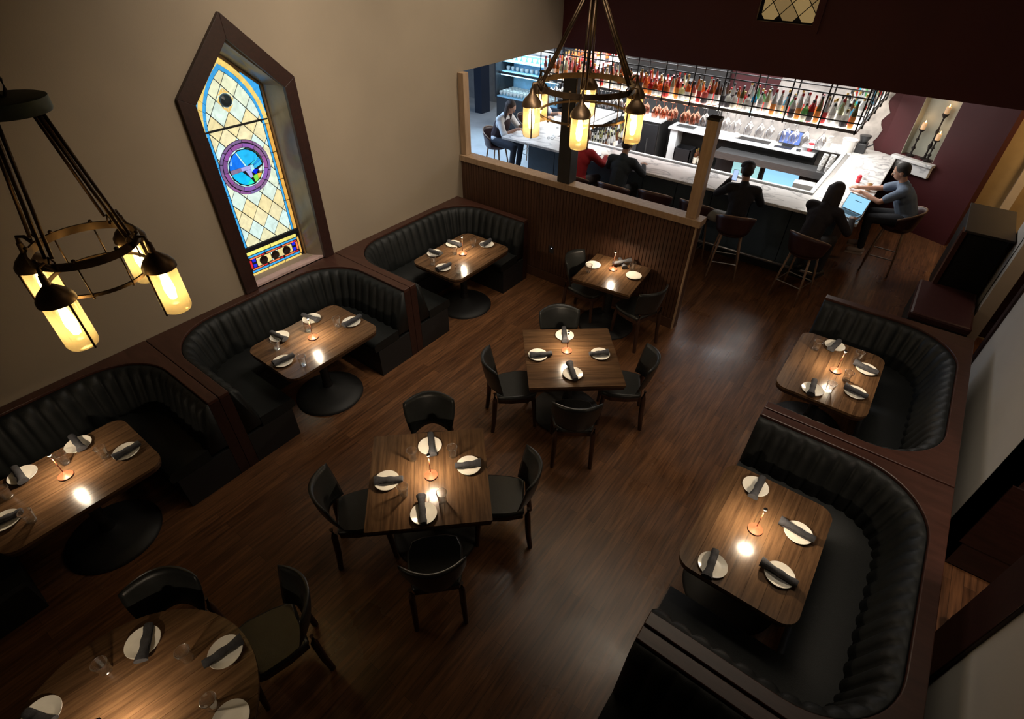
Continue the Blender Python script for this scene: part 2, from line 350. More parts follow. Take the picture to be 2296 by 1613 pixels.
# right wall with two openings
XW = 1.32
rw = MB().box(XW, XW+.15, -4, 2.62, 0, ZH).box(XW, XW+.15, 4.05, 6.6, 0, ZH).box(XW, XW+.15, 7.85, 8.6, 0, ZH).box(XW, XW+.15, -4, 8.3, ZH, 5.6)
struct(rw.build('wall_right', 'white'))
struct(MB().box(XW-.025, XW+.17, 2.60, 2.95, 0, ZH).build('trim_1', 'dwood', bevel=.006))
struct(MB().box(XW-.02, XW+.17, 6.52, 6.64, 0, ZH).build('trim_2', 'dwood', bevel=.006))
d1 = struct(MB().box(XW, XW+1.1, 4.05, 4.10, .02, 2.2).build('door_1', 'dwood'))
MB().box(XW+.12, XW+.5, 4.035, 4.05, .3, 1.0).box(XW+.12, XW+.5, 4.035, 4.05, 1.15, 2.0).build('door_panel', 'dwood', d1)
d2 = struct(MB().box(XW+.0, XW+1.1, 8.0, 8.05, .02, 2.3).build('door_2', 'dwood'))
MB().box(XW+.15, XW+.8, 7.985, 8.0, .3, 2.0).build('door_panel', 'dwood', d2)
struct(MB().box(3.0, 3.1, -4, 11, 0, ZH).build('wall_hall', 'redup'))
struct(MB().box(XW+.15, 3.1, -4, 8.3, ZH, ZH+.1).build('ceiling_hall', 'ceiling'))
hk = empty('wall_hook', (XW, 4.7, 1.66)); tag(hk, 'small dark hook fixed to the white wall at the right', 'hook')
MB().box(-.012, 0, -.03, .03, -.07, .07).build('back_plate', 'iron', hk)
MB().tube([(-.012, 0, -.03), (-.05, 0, -.04), (-.07, 0, 0), (-.06, 0, .04)], .008, 8).build('prong', 'iron', hk, True)
# ---- partition with bead boards, pine rail and posts
pt = struct(empty('wall_partition', (0, 0, 0)))
MB().box(XL, -1.69, YP+.012, YP+.13, 0, 1.42).build('core', 'brown', pt)
n = 76; wd = (3.567-.03)/n; bb = None
for i in range(n):
    x = XL+.005+i*wd
    if bb is None: bb = MB().box(0, wd-.006, 0, .014, .14, 1.42).build('bead_board', 'brown', pt, bevel=.003); bb.location = (x, YP, 0)
    else:
        c = bb.copy(); COL.objects.link(c); c.location = (x, YP, 0)
MB().box(XL, -1.70, YP-.012, YP, 0, .14).build('skirting', 'brown', pt, bevel=.003)
MB().box(-1.715, -1.692, YP-.014, YP+.145, 0, 1.42).build('corner_strip', 'pine', pt, bevel=.003)
MB().box(XL+.002, -1.66, YP-.03, YP+.16, 1.42, 1.50).build('top_rail', 'pine', pt, bevel=.005)
MB().box(XL+.002, XL+.10, YP+.01, YP+.12, 1.50, 2.55).build('post', 'pine', pt, bevel=.004)
MB().box(-3.60, -3.42, YP-.01, YP+.17, 1.50, 2.72).build('post', 'darkshelf', pt, bevel=.01)['label'] = 'black square post'
MB().box(-1.86, -1.74, YP+.01, YP+.13, 1.50, 2.54).build('post', 'pine', pt, bevel=.004)
MB().box(-1.865, -1.735, YP+.005, YP+.135, 2.54, 2.565).build('post_cap', 'black', pt)
so = MB().box(-.035, .035, -.006, 0, -.055, .055).build('power_outlet', 'blackpl', bevel=.004); so.location = (-3.62, YP-.003, .52); tag(so, 'small dark socket plate low on the brown partition', 'socket')
MB().lathe([(.006, 0), (.006, .003)], 8, (0, 0, 0), Matrix.Rotation(PI/2, 4, 'X')).build('indicator_light', emit('indicator', (.8, .8, 1), 2), so).location = (0, -.006, .02)

# ---- window 1, stained glass
wi = struct(empty('window_1', (0, 0, 0))); GX = XL-.25
def shellstrip(inner, outer, x0, x1): # closed house shaped ring between two outlines (y,z)
    m = MB(); k = len(inner)
    for i in range(k-1): m.prism([inner[i], inner[i+1], outer[i+1], outer[i]], x0, x1, 'x')
    return m
inn = [(2.32, .93), (2.32, 2.80), (WC, 3.26), (3.215, 2.80), (3.215, .93)]
out = [(2.183, .93), (2.183, 2.875), (WC, 3.46), (3.343, 2.875), (3.343, .93)]
shellstrip(inn, out, XL-.01, XL+.042).build('casing', 'dwood', wi, bevel=.003)
gl = [(2.385, .90), (2.385, 2.80), (WC, 3.14), (3.141, 2.80), (3.141, .90)]
m = MB()
for i in range(4):
    a, bq = inn[i], inn[i+1]; c, d = gl[i+1], gl[i]
    m.add([(XL, *a), (XL, *bq), (GX, *c), (GX, *d), (XL-.02, a[0]+(.03 if i == 3 else -.03), a[1]), (XL-.02, bq[0], bq[1]+.03), (GX-.02, c[0], c[1]+.03), (GX-.02, d[0]+(.03 if i == 3 else -.03), d[1])], [(0, 1, 2, 3), (4, 5, 6, 7), (0, 4, 5, 1), (3, 2, 6, 7)])
m.build('reveal', 'reveal', wi)
MB().add([(XL, 2.31, .955), (XL, 3.215, .955), (GX, 3.136, .91), (GX, 2.39, .91), (XL, 2.31, .90), (XL, 3.215, .90), (GX, 3.136, .86), (GX, 2.39, .86)], [(0, 1, 2, 3), (4, 7, 6, 5), (0, 4, 5, 1), (1, 5, 6, 2), (2, 6, 7, 3), (3, 7, 4, 0)]).build('sill', 'stone', wi)
fin = [(2.403, .90), (2.403, 2.79), (WC, 3.105), (3.123, 2.79), (3.123, .90)]
shellstrip(fin, gl, GX-.03, GX+.015).build('sash_frame', wood('oak sash', (.16, .09, .035), (.26, .15, .06), .4), wi)
GC = {}
def pane(poly, col, x=GX, s=1.0, gap=.0045, th=.006):
    p = shrink(poly, gap)
    if len(p) < 3 or parea(p) < 2e-5: return
    key = (col, s)
    if key not in GC:
        mm, N, L, bs = nt('stained glass'); tc = N.new('ShaderNodeTexCoord'); nz = N.new('ShaderNodeTexNoise'); nz.inputs['Scale'].default_value = 9; nz.inputs['Detail'].default_value = 7; nz.inputs['Distortion'].default_value = 1.5; L.new(tc.outputs['Object'], nz.inputs[0])
        mr = N.new('ShaderNodeMapRange'); L.new(nz.outputs[0], mr.inputs[0]); mr.inputs[1].default_value = .3; mr.inputs[2].default_value = .7; mr.inputs[3].default_value = .78*s; mr.inputs[4].default_value = 1.15*s
        bs.inputs['Base Color'].default_value = (*[c*.15 for c in col], 1); bs.inputs['Roughness'].default_value = .25; bs.inputs['Emission Color'].default_value = (*col, 1); L.new(mr.outputs[0], bs.inputs['Emission Strength']); GC[key] = mm
    MB().prism(p, x-th, x, 'x').build('glass_pane', GC[key], wi)
CRM = [(.86, .83, .52), (.80, .90, .70), (.90, .78, .42), (.72, .92, .86), (.84, .87, .60), (.74, .90, .80), (.90, .82, .50)]
BLU = (.05, .40, .85); YEL = (.92, .66, .18); AMB = (.80, .42, .08); RED = (.75, .02, .03); ORG = (.92, .20, .07); DBL = (.01, .02, .75)
# back plate of lead came (one sheet behind the panes, shows in the joints)
MB().prism([(fin[0][0]-.01, .90), (fin[4][0]+.01, .90), (fin[3][0]+.01, 2.80), (WC, 3.12), (fin[1][0]-.01, 2.80)], GX-.02, GX-.0065, 'x').build('lead_came', 'lead', wi)
def arc_r(h, z0, za, k=9): # right half of a pointed arch from (WC+h,z0) to (WC,za)
    R = (h*h+(za-z0)**2)/(2*h); cx = WC+h-R; t1 = math.asin((za-z0)/R)
    return [(cx+R*math.cos(t1*i/k), z0+R*math.sin(t1*i/k)) for i in range(k+1)]
def region(h, zb, z0, za):
    a = arc_r(h, z0, za); return [(WC-h, zb), (WC+h, zb)]+a[:-1]+[(WC, za)]+[(2*WC-p[0], p[1]) for p in a[::-1][1:]]
R1 = region(.285, 1.27, 2.44, 2.985)
# border bands
for (h1, za1, h2, za2, col, nseg) in ((.285, 2.985, .311, 3.035, BLU, 3), (.311, 3.035, .355, 3.10, YEL, 2)):
    a1, a2 = arc_r(h1, 2.44, za1), arc_r(h2, 2.44, za2)
    for sg in (1, -1):
        fx = lambda p: (WC+sg*(p[0]-WC), p[1])
        cuts = [0, 3, 6, 9]
        for q in range(3):
            seg = a1[cuts[q]:cuts[q+1]+1]+a2[cuts[q]:cuts[q+1]+1][::-1]
            for e in range(cuts[q], cuts[q+1]): pane([fx(a1[e]), fx(a1[e+1]), fx(a2[e+1]), fx(a2[e])], col, gap=.0012 if cuts[q] < e else .002)
        ys = (.985, 1.24) if col == YEL else (1.0, 1.24)
        zs = [1.27, 1.62, 1.86, 2.15, 2.44]
        for k in range(4): pane([(WC+sg*h1, zs[k]), (WC+sg*h2, zs[k]), (WC+sg*h2, zs[k+1]), (WC+sg*h1, zs[k+1])], col if col == BLU else (AMB if sg > 0 else YEL))
# spandrels
a3 = arc_r(.355, 2.44, 3.10)
for sg in (1, -1):
    for e in range(1, 9):
        top = lambda p: (p[0], 3.105-(p[0]-WC)*.315/.36) if p[0] < WC+.355 else (p[0], 2.79)
        p, q = a3[e], a3[e+1]
        pane([(WC+sg*(x-WC), z) for x, z in (p, q, top(q), top(p))], BLU, gap=.0012)
# diamond lattice clipped by the arch
dw, dh = .092, .120; k = 0
for i in range(-4, 5):
    for j in range(-2, 18):
        cy = WC-.028+i*dw; cz = 1.30+j*dh
        if (i+j) % 2: continue
        dia = [(cy-dw, cz), (cy, cz-dh), (cy+dw, cz), (cy, cz+dh)]
        p = clipc(dia, R1)
        if len(p) < 3 or parea(p) < 1e-4: continue
        for lo, hi in ((1.27, 2.478), (2.492, 3.2)):
            q = clip(clip(p, 0, 1, hi), 0, -1, -lo)
            if len(q) < 3 or parea(q) < 1e-4: continue
            # drop panes wholly behind the roundel
            if all(math.hypot(y-2.735, z-2.085) < .25 for y, z in q): continue
            pane(q, CRM[(i*7+j*3) % 7])
MB().prism([(WC-.345, 2.478), (WC+.345, 2.478), (WC+.345, 2.492), (WC-.345, 2.492)], GX-.006, GX+.008, 'x').build('glazing_bar', 'lead', wi)
MB().prism([(WC-.36, 1.222), (WC+.36, 1.222), (WC+.36, 1.268), (WC-.36, 1.268)], GX-.006, GX+.014, 'x').build('glazing_bar', 'lead', wi)
# boss
MB().lathe([(.062, 0), (.062, .008)], 20, (GX+.001, 2.735, 2.725), Matrix.Rotation(PI/2, 4, 'Y')).build('roundel_ring', emit('boss rim', (.05, .09, .12), .5), wi)
MB().lathe([(.05, 0), (.05, .006), (.02, .014)], 20, (GX+.009, 2.735, 2.725), Matrix.Rotation(PI/2, 4, 'Y')).build('glass_boss', mat('dark bullseye glass', (.03, .045, .055), .15), wi)
for q_ in ([(0, .115), (-.07, .045), (0, .066), (.0, .115)], [(0, .115), (0, .066), (.07, .045)], [(0, -.115), (.07, -.045), (0, -.066)], [(0, -.115), (0, -.066), (-.07, -.045)], [(.085, 0), (.05, .05), (.05, -.05)], [(-.085, 0), (-.05, -.05), (-.05, .05)]):
    pane([(2.735+a_, 2.725+c_) for a_, c_ in q_[:3]], (.9, .62, .2), GX+.002, gap=.002)
# central roundel
RC = (2.735, 2.085); X2 = GX+.012
MB().lathe([(.274, 0), (.274, .004)], 40, (X2-.010, *RC), Matrix.Rotation(PI/2, 4, 'Y')).build('lead_disc', 'lead', wi)
MAU = (.24, .13, .31); PUR = (.26, .11, .36)
for r0, r1, cnt, col, ph in ((.247, .271, 14, MAU, .1), (.200, .238, 11, PUR, .3)):
    for i in range(cnt):
        a0, a1 = ph+2*PI*i/cnt, ph+2*PI*(i+1)/cnt; am = (a0+a1)/2
        P = lambda r_, a: (RC[0]+r_*math.cos(a), RC[1]+r_*math.sin(a))
        c = tuple(x*random.uniform(.8, 1.25) for x in col)
        pane([P(r0, a0+.012), P(r1, a0+.012), P(r1, am), P(r0*1.0, am)], c, X2, gap=.0008); pane([P(r0, am), P(r1, am), P(r1, a1-.012), P(r0, a1-.012)], c, X2, gap=.0008)
# picture inside the roundel: convex pieces in px of a 1000-unit disc (u right = +y, v up)
def pc(pts, col): pane([(RC[0]+.196*a, RC[1]+.196*c) for a, c in pts], col, X2, gap=.0022)
disc = [(math.cos(2*PI*i/28), math.sin(2*PI*i/28)) for i in range(28)]
rim = [(.92*math.cos(2*PI*i/28), .92*math.sin(2*PI*i/28)) for i in range(28)]
for i in range(0, 28, 2):
    pc([disc[i], disc[i+1], disc[(i+2) % 28], rim[(i+2) % 28], rim[i+1], rim[i]], (.62, .95, .90) if i not in (2, 4, 0) else (.04, .10, .07))
def dp(poly, col):
    q = clipc(poly, [(.9*x, .9*y) for x, y in disc]); 
    if len(q) > 2: pc(q, col)
CY = (.02, .50, .95); LV = (.42, .42, .85)
dp([(-.35, .98), (.05, .06), (.78, .33), (.6, .95)], CY); dp([(-.42, .98), (-.35, .98), (.05, .06), (-.05, .06)], (.5, .9, .95))
dp([(-.95, .05), (-.05, .06), (-.42, .98), (-.9, .9)], (.01, .20, .95)); dp([(-.99, .4), (-.72, .25), (-.6, .85), (-.9, .9)], (.45, .85, .95))
dp([(.05, .06), (.45, .08), (.95, .42), (.78, .34)], (.05, .72, .95)); dp([(.45, .08), (.40, -.02), (.99, .22), (.97, .42)], (.02, .35, .9))
dp([(.40, -.02), (.42, -.18), (1, -.02), (1, .22)], (.05, .55, .95)); dp([(-.99, .05), (-.3, .06), (-.3, -.14), (-.85, -.18)], (.26, .2, .33))
dp([(-.3, .06), (.22, .06), (.22, -.16), (-.3, -.14)], LV); dp([(.22, .06), (.40, .06), (.42, -.18), (.22, -.3)], (.45, .85, .95))
dp([(-.1, -.15), (.22, -.16), (.22, -.55), (.08, -.60)], LV); dp([(-.97, -.18), (-.3, -.14), (.08, -.60), (-.35, -.99)], (.01, .55, .98))
dp([(.22, -.3), (.42, -.18), (.62, -.25), (.42, -.48)], (.0, .02, .8)); dp([(.62, -.25), (1, -.06), (.98, -.42), (.66, -.36)], (.7, .85, .75))
dp([(.66, -.36), (.98, -.42), (.9, -.5), (.6, -.44)], (.22, .2, .14)); dp([(.5, -.44), (.95, -.5), (.7, -.95), (.46, -.95)], (.95, .55, .06))
dp([(.22, -.5), (.5, -.46), (.46, -.95), (.28, -.95)], (.25, .8, .08)); dp([(-.35, -.99), (.08, -.60), (.24, -.98), (.1, -1)], (.02, .8, .55))
# bottom panel
zb, zt = .915, 1.215
pane([(WC-.345, zt-.045), (WC-.02, zt-.045), (WC-.02, zt), (WC-.345, zt)], (.95, .88, .2)); pane([(WC-.02, zt-.045), (WC+.32, zt-.045), (WC+.32, zt), (WC-.02, zt)], (.95, .84, .2))
for k in range(3): pane([(WC-.345+k*.225, zb), (WC-.345+(k+1)*.225, zb), (WC-.345+(k+1)*.225, zb+.042), (WC-.345+k*.225, zb+.042)], YEL)
pane([(WC+.315, zb+.045), (WC+.345, zb+.045), (WC+.345, zt-.048), (WC+.315, zt-.048)], AMB)
pane([(WC-.345, zb+.045), (WC-.315, zb+.045), (WC-.315, zt-.048), (WC-.345, zt-.048)], BLU)
for k in range(3):
    y0 = WC-.312+k*.208
    pane([(y0, zb+.045), (y0+.208, zb+.045), (y0+.208, zb+.072), (y0, zb+.072)], BLU); pane([(y0, zt-.074), (y0+.208, zt-.074), (y0+.208, zt-.048), (y0, zt-.048)], BLU)
    for z in (zb+.074, zt-.098): pane([(y0+.01, z), (y0+.155, z), (y0+.155, z+.022), (y0+.01, z+.022)], ORG); pane([(y0+.155, z), (y0+.20, z), (y0+.20, z+.022), (y0+.155, z+.022)], RED)
for sg in (-1, 1):
    x0, x1 = sorted((WC+sg*.312, WC+sg*.284)); pane([(x0, zb+.1), (x1, zb+.1), (x1, zt-.1), (x0, zt-.1)], RED if sg < 0 else ORG)
    x0, x1 = sorted((WC+sg*.282, WC+sg*.235))
    for z in (zb+.1, zb+.163): pane([(x0, z), (x1, z), (x1, z+.045), (x0, z+.045)], DBL)
for i in range(-2, 3):
    pane([(WC+i*.093-.046, zb+.1), (WC+i*.093+.046, zb+.1), (WC+i*.093+.046, zt-.1), (WC+i*.093-.046, zt-.1)], (.85, .72, .3) if i else (.7, .9, .85))
for i in (-1.6, 0, 1.6):
    MB().lathe([(.05, 0), (.05, .006), (.02, .012)], 18, (GX+.001, WC+i*.093, zb+.15), Matrix.Rotation(PI/2, 4, 'Y')).build('glass_boss', mat('dark amber bullseye', (.02, .010, .008), .2), wi)

# ---- window 2, high on the red wall
w2 = struct(empty('window_2'))
MB().box(-2.44, -2.34, YR-.03, YR+.02, 3.06, 4.4).box(-1.66, -1.58, YR-.03, YR+.02, 3.06, 4.4).box(-2.34, -1.66, YR-.03, YR+.02, 3.06, 3.14).build('casing', 'redup', w2)
MB().box(-2.42, -1.6, YR+.17, YR+.18, 3.1, 4.4).build('backing', 'lead', w2)
AM2 = emit('amber leaded glass', (.30, .20, .08), .75); AM3 = emit('amber leaded glass dim', (.26, .17, .07), .62)
reg = [(-2.34, 3.14), (-1.66, 3.14), (-1.66, 4.3), (-2.34, 4.3)]
for i in range(-3, 4):
    for j in range(0, 9):
        if (i+j) % 2: continue
        cx, cz = -2.0+i*.115, 3.2+j*.13
        p = shrink(clipc([(cx-.115, cz), (cx, cz-.13), (cx+.115, cz), (cx, cz+.13)], reg), .006) if True else None
        if p and len(p) > 2: MB().prism(p, YR+.15, YR+.158, 'y').build('glass_pane', AM2 if (i+j) % 4 else AM3, w2)

# ================================================================ BOOTHS
def upath(D_, hy, r, nA=26, nC=26, nB=26):
    x0 = -D_; P = []
    for i in range(nA): P.append((x0+r+(-x0-r)*(1-i/nA), -hy, 0, 1))
    for i in range(nC): a = PI/2*i/nC; P.append((x0+r-r*math.sin(a), -hy+r-r*math.cos(a), math.sin(a), math.cos(a)))
    for i in range(nB): P.append((x0, -hy+r+2*(hy-r)*i/nB, 1, 0))
    for i in range(nC): a = PI/2*i/nC; P.append((x0+r-r*math.cos(a), hy-r+r*math.sin(a), math.cos(a), -math.sin(a)))
    for i in range(nA+1): P.append((x0+r+(-x0-r)*i/nA, hy, 0, -1))
    return P
def make_booth(D_, L_=2.245):
    t = empty('booth', (0, 0, 0)); hy = L_/2-.09; Dp = D_-.10; r_ = .52
    P = upath(Dp, hy, r_); arc = [0]
    for i in range(1, len(P)): arc.append(arc[-1]+math.hypot(P[i][0]-P[i-1][0], P[i][1]-P[i-1][1]))
    # dense resample so that each tufted channel gets 6 steps
    nch = round(arc[-1]/.125); N_ = nch*6; Q = []; S_ = []; k = 0
    for i in range(N_+1):
        s = arc[-1]*i/N_
        while k < len(arc)-2 and arc[k+1] < s: k += 1
        tt = (s-arc[k])/(arc[k+1]-arc[k]); p = [P[k][j]*(1-tt)+P[k+1][j]*tt for j in range(4)]; l = math.hypot(p[2], p[3]); Q.append((p[0], p[1], p[2]/l, p[3]/l)); S_.append(i/6)
    ring = [(x, y) for x, y, _, _ in Q[::3]]
    outer = [(0, L_/2), (-D_, L_/2), (-D_, -L_/2), (0, -L_/2)]
    MB().prism(ring+outer, .885, .925).build('wood_cap', 'cap', t, bevel=.006)
    MB().prism([(x, y) for x, y in ring]+outer, 0, .885).build('shell', 'dwood', t)
    def back(i):
        bl = .030*abs(math.sin(PI*S_[i]))**.55
        return [(.002, .40), (.155, .40), (.150+bl, .46), (.115+bl, .60), (.085+bl, .74), (.062+bl, .84), (.035+bl*.7, .885), (.012, .905), (.001, .90)]
    MB().sweep(Q, back).build('backrest', 'leather', t, True)
    MB().sweep(Q[::3], lambda i: [(.16, .36), (.505, .36), (.515, .38), (.515, .435), (.49, .465), (.16, .475)]).build('seat', 'leather', t, True, angle=50)
    MB().sweep(Q[::3], lambda i: [(.003, 0), (.47, 0), (.47, .355), (.003, .355)]).build('plinth', 'kick', t)
    return t
bl = make_booth(1.30)
bl.location = (-3.95, 0, 0)
tag(bl, 'curved dark leather booth by the tan wall', 'booth', 'booths along the tan wall')
dup(bl, (-3.95, 2.25, 0), 0, 'curved dark leather booth directly under the stained glass window')
dup(bl, (-3.95, 4.50, 0), 0, 'curved dark leather booth in the corner against the brown partition')
br_ = make_booth(1.36); br_.location = (-.22, 4.99, 0); br_.rotation_euler = (0, 0, PI)
tag(br_, 'curved dark booth on the right with glasses on its table', 'booth', 'booths along the right side')
dup(br_, (-.22, 2.73, 0), PI, 'curved dark booth on the right around the table without glasses')
dup(br_, (-.22, .47, 0), PI, 'dark booth cut off at the bottom right corner')
# ================================================================ TABLES
def planks(poly, t, z0, z1, wdt, n_=None, mt='plank', turn=False):
    if turn:
        poly = [(y, -x) for x, y in poly]
    xs = [p[0] for p in poly]; x0, x1 = min(xs), max(xs); k = max(1, round((x1-x0)/wdt)); d = (x1-x0)/k
    for i in range(k):
        p = clip(clip(poly, 1, 0, x0+(i+1)*d-.0008), -1, 0, -(x0+i*d+.0008))
        if len(p) > 2:
            q = MB().prism(p, z0, z1+random.uniform(-.0004, .0004)).build('plank', mt, t)
            if turn: q.rotation_euler = (0, 0, PI/2)
def table(name, label, loc, rz, poly, cat='table', grp=None):
    t = empty(name, loc, rz); tag(t, label, cat, grp)
    planks(poly, t, .735, .76, .115, turn='middle of the room' in label)
    cx = sum(p[0] for p in poly)/len(poly)
    MB().prism([(x*.985, y*.985) for x, y in poly], .70, .7345).build('apron', 'edge', t)
    MB().lathe([(.36, 0), (.36, .012), (.345, .03), (.26, .06), (.12, .095), (.055, .13), (.05, .2)], 40).build('base', 'kick', t, True, angle=50)
    MB().lathe([(.045, .18), (.045, .66)], 20).build('column', 'kick', t, True, angle=50)
    MB().box(-.26, .26, -.03, .03, .66, .70).box(-.03, .03, -.26, .26, .66, .70).build('bracket', 'kick', t)
    return t
SQ = rrect(.4525, .4525, .012, 3); BT = rrect(.39, .535, .11, 6)
TB = {'A': ((-2.055, 1.703), 44), 'B': ((-1.974, 3.623), 40), 'C': ((-2.44, 5.307), 6), 'L1': ((-4.195, .01), 0), 'L2': ((-4.195, 2.25), 0), 'L3': ((-4.195, 4.52), 0), 'R0': ((.13, 4.975), 0), 'R1': ((.13, 2.735), 0), 'round': ((-2.136, -.456), -10)}
TN = {'A': 'square wooden table with four chairs nearest the camera', 'B': 'square wooden table with four chairs in the middle of the room', 'C': 'small square table against the brown partition',
      'L1': 'booth table beside the near chandelier at the left edge', 'L2': 'booth table under the stained glass window', 'L3': 'booth table in the corner by the partition',
      'R0': 'right-hand booth table farthest from the camera', 'R1': 'right-hand booth table holding four plates and no glasses', 'round': 'round wooden table at the bottom left'}
SH = {'A': 'near square table', 'B': 'middle square table', 'C': 'small table by the partition', 'L1': 'booth table at the left edge', 'L2': 'booth table under the stained glass', 'L3': 'corner booth table',
      'R0': 'far right booth table', 'R1': 'near right booth table', 'round': 'round table'}
for k, (c, a) in TB.items():
    poly = BT if k[0] in 'LR' else (SQ if k in 'AB' else (rrect(.37, .37, .01, 3) if k == 'C' else [(.634*math.cos(2*PI*i/48), .634*math.sin(2*PI*i/48)) for i in range(48)]))
    table('round_table' if k == 'round' else ('booth_table' if k[0] in 'LR' else 'dining_table'), TN[k], (*c, 0), math.radians(a), poly)
# ---- tableware
def lathe_obj(name, prof, mt, parent=None, n=24, cap=False, ang=40): return MB().lathe(prof, n, cap=cap).build(name, mt, parent, True, angle=ang)
pl0 = lathe_obj('plate', [(.0005, .004), (.052, .004), (.060, .006), (.088, .016), (.095, .019), (.096, .0175), (.088, .013), (.062, .001), (.056, 0), (.0005, 0)], 'china', n=40)
gl0 = empty('water_glass')
MB().lathe([(.027, .016), (.033, .060), (.040, .105), (.0415, .105), (.036, .06), (.030, .014)], 12, cap=False).build('glass_wall', 'glass', gl0)
MB().lathe([(.001, 0), (.029, 0), (.031, .014), (.026, .019), (.001, .017)], 12, cap=False).build('glass_base', 'glassb', gl0)
MB().tube([(.0408*math.cos(2*PI*i/24), .0408*math.sin(2*PI*i/24), .1055) for i in range(24)], .0014, 6, True).build('rim', thin_glass('bright rim', (.9, .9, .9), 6, .2), gl0, True)
def make_napkin(flare):
    t = empty('rolled_napkin'); vs = []; n = 12; m = MB()
    pts = [(0, -.5+i/10, 0) for i in range(11)]
    rr = [.024+.003*math.sin(i*1.7)+(.008*max(0, i-8) if flare else 0) for i in range(11)]
    k = MB(); s = 0
    k.tube([(0, y*.215, .021+.004*math.sin(y*5)) for _, y, _ in pts], rr, 12)
    k.v = [(x, y, .004+max(0, z)*.82) for x, y, z in k.v]
    k.build('napkin_roll', 'napkin', t, True, angle=60)
    MB().box(-.027, .004, -.10, .10, .003, .010).build('loose_edge', 'napkin', t, bevel=.003)
    return t
np0 = make_napkin(True)
lm0 = empty('table_lamp')
MB().lathe([(.052, 0), (.052, .006), (.049, .009)], 28).build('rubber_base', 'blackpl', lm0, True, angle=40)
MB().lathe([(.051, .008), (.051, .012), (.030, .022), (.010, .036), (.004, .046)], 28).build('base_cone', 'copper', lm0, True, angle=60)
MB().cyl((0, 0, .04), (0, 0, .232), .0032, .0032, 8).build('stem', 'copper', lm0, True)
MB().lathe([(.0035, .205), (.010, .238), (.014, .243), (.013, .247), (.001, .248)], 16).build('lamp_head', 'black', lm0, True, angle=40)
MB().lathe([(.0125, .2405), (.0125, .242)], 16).build('light_disc', 'led', lm0)
PL = {'A': [(-2.25, 1.917), (-2.266, 1.465), (-1.869, 1.956), (-1.838, 1.426)], 'B': [(-2.203, 3.856), (-2.235, 3.421), (-1.756, 3.812), (-1.813, 3.391)], 'C': [(-2.722, 5.318), (-2.2, 5.396)], 'L1': [(-4.501, 0.196), (-4.123, 0.399), (-4.498, -0.187), (-4.128, -0.41)], 'L2': [(-4.503, 2.442), (-4.12, 2.663), (-4.494, 2.045), (-4.123, 1.83)], 'L3': [(-4.471, 4.655), (-4.116, 4.92), (-4.486, 4.314), (-4.145, 4.114)], 'R0': [(0.062, 5.401), (0.391, 5.186), (0.049, 4.56), (0.372, 4.757)], 'R1': [(-0.017, 3.13), (0.349, 2.911), (-0.039, 2.309), (0.336, 2.51)], 'round': [(-2.521, -0.208), (-2.088, 0.055), (-2.563, -0.71), (-1.75, -0.111)]}
GL = {'A': [(-2.266, 1.74), (-2.041, 1.959), (-2.073, 1.458), (-1.81, 1.591)], 'C': [(-2.687, 5.143), (-2.286, 5.52)], 'L1': [(-4.38, 0.06), (-4.208, 0.275), (-4.35, -0.321), (-3.987, -0.294)], 'L2': [(-4.348, 2.289), (-4.189, 2.534), (-4.341, 1.915), (-3.932, 1.926)], 'L3': [(-4.28, 4.475), (-4.235, 4.786), (-4.312, 4.103), (-3.923, 4.145)], 'R0': [(-0.08, 5.223), (0.285, 5.291), (0.265, 4.901), (0.172, 4.63)], 'round': [(-2.527, -0.404), (-2.226, -0.094), (-1.88, -0.133)]}
NA = {'A': [(-2.241, 1.926, -42.0, 0.25), (-2.246, 1.471, 44.0, 0.21), (-1.87, 1.949, 46.0, 0.2), (-1.858, 1.435, -41.0, 0.24)], 'B': [(-2.197, 3.845, -53.0, 0.25), (-2.204, 3.428, 47.0, 0.22), (-1.763, 3.791, 45.0, 0.19), (-1.822, 3.4, -43.0, 0.24)], 'C': [(-2.452, 5.57, -47.0, 0.27), (-2.444, 5.54, 55.0, 0.23)], 'L1': [(-4.506, 0.196, -1.0, 0.23), (-4.105, 0.404, 93.0, 0.2), (-4.495, -0.202, -1.0, 0.22), (-4.119, -0.391, 81.0, 0.16)], 'L2': [(-4.504, 2.432, 8.0, 0.23), (-4.109, 2.668, 93.0, 0.24), (-4.485, 2.03, 3.0, 0.23), (-4.117, 1.84, 83.0, 0.21)], 'L3': [(-4.445, 4.654, 2.0, 0.22), (-4.128, 4.93, 95.0, 0.21), (-4.474, 4.317, 1.0, 0.2), (-4.131, 4.111, 84.0, 0.22)], 'R0': [(0.062, 5.377, -100.0, 0.23), (0.381, 5.18, -8.0, 0.22), (0.043, 4.562, -85.0, 0.27), (0.372, 4.749, -8.0, 0.2)], 'R1': [(-0.001, 3.115, -91.0, 0.26), (0.335, 2.913, -3.0, 0.24), (-0.05, 2.298, -84.0, 0.23), (0.327, 2.506, -4.0, 0.24)], 'round': [(-2.493, -0.199, -35.0, 0.22), (-2.086, 0.047, -102.0, 0.22), (-2.545, -0.717, 22.0, 0.18)]}
LP = {'A': (-2.04, 1.71), 'B': (-2.05, 3.66), 'C': (-2.48, 5.39), 'L1': (-4.24, .01), 'L2': (-4.22, 2.25), 'L3': (-4.20, 4.54), 'R0': (.16, 4.99), 'R1': (.10, 2.76), 'round': (-2.136, -.50)}
POS = {'A': ['far side', 'left side', 'right side', 'near side'], 'B': ['far side', 'left side', 'right side', 'near side'], 'C': ['left side', 'right side'],
       'round': ['far left', 'far right', 'left edge', 'right edge']}
for k in ('L1', 'L2', 'L3'): POS[k] = ['wall side, farther', 'far end', 'wall side, nearer', 'aisle side nearer']
for k in ('R0', 'R1'): POS[k] = ['aisle side, farther', 'seat side, farther', 'aisle side, nearer', 'seat side, nearer']
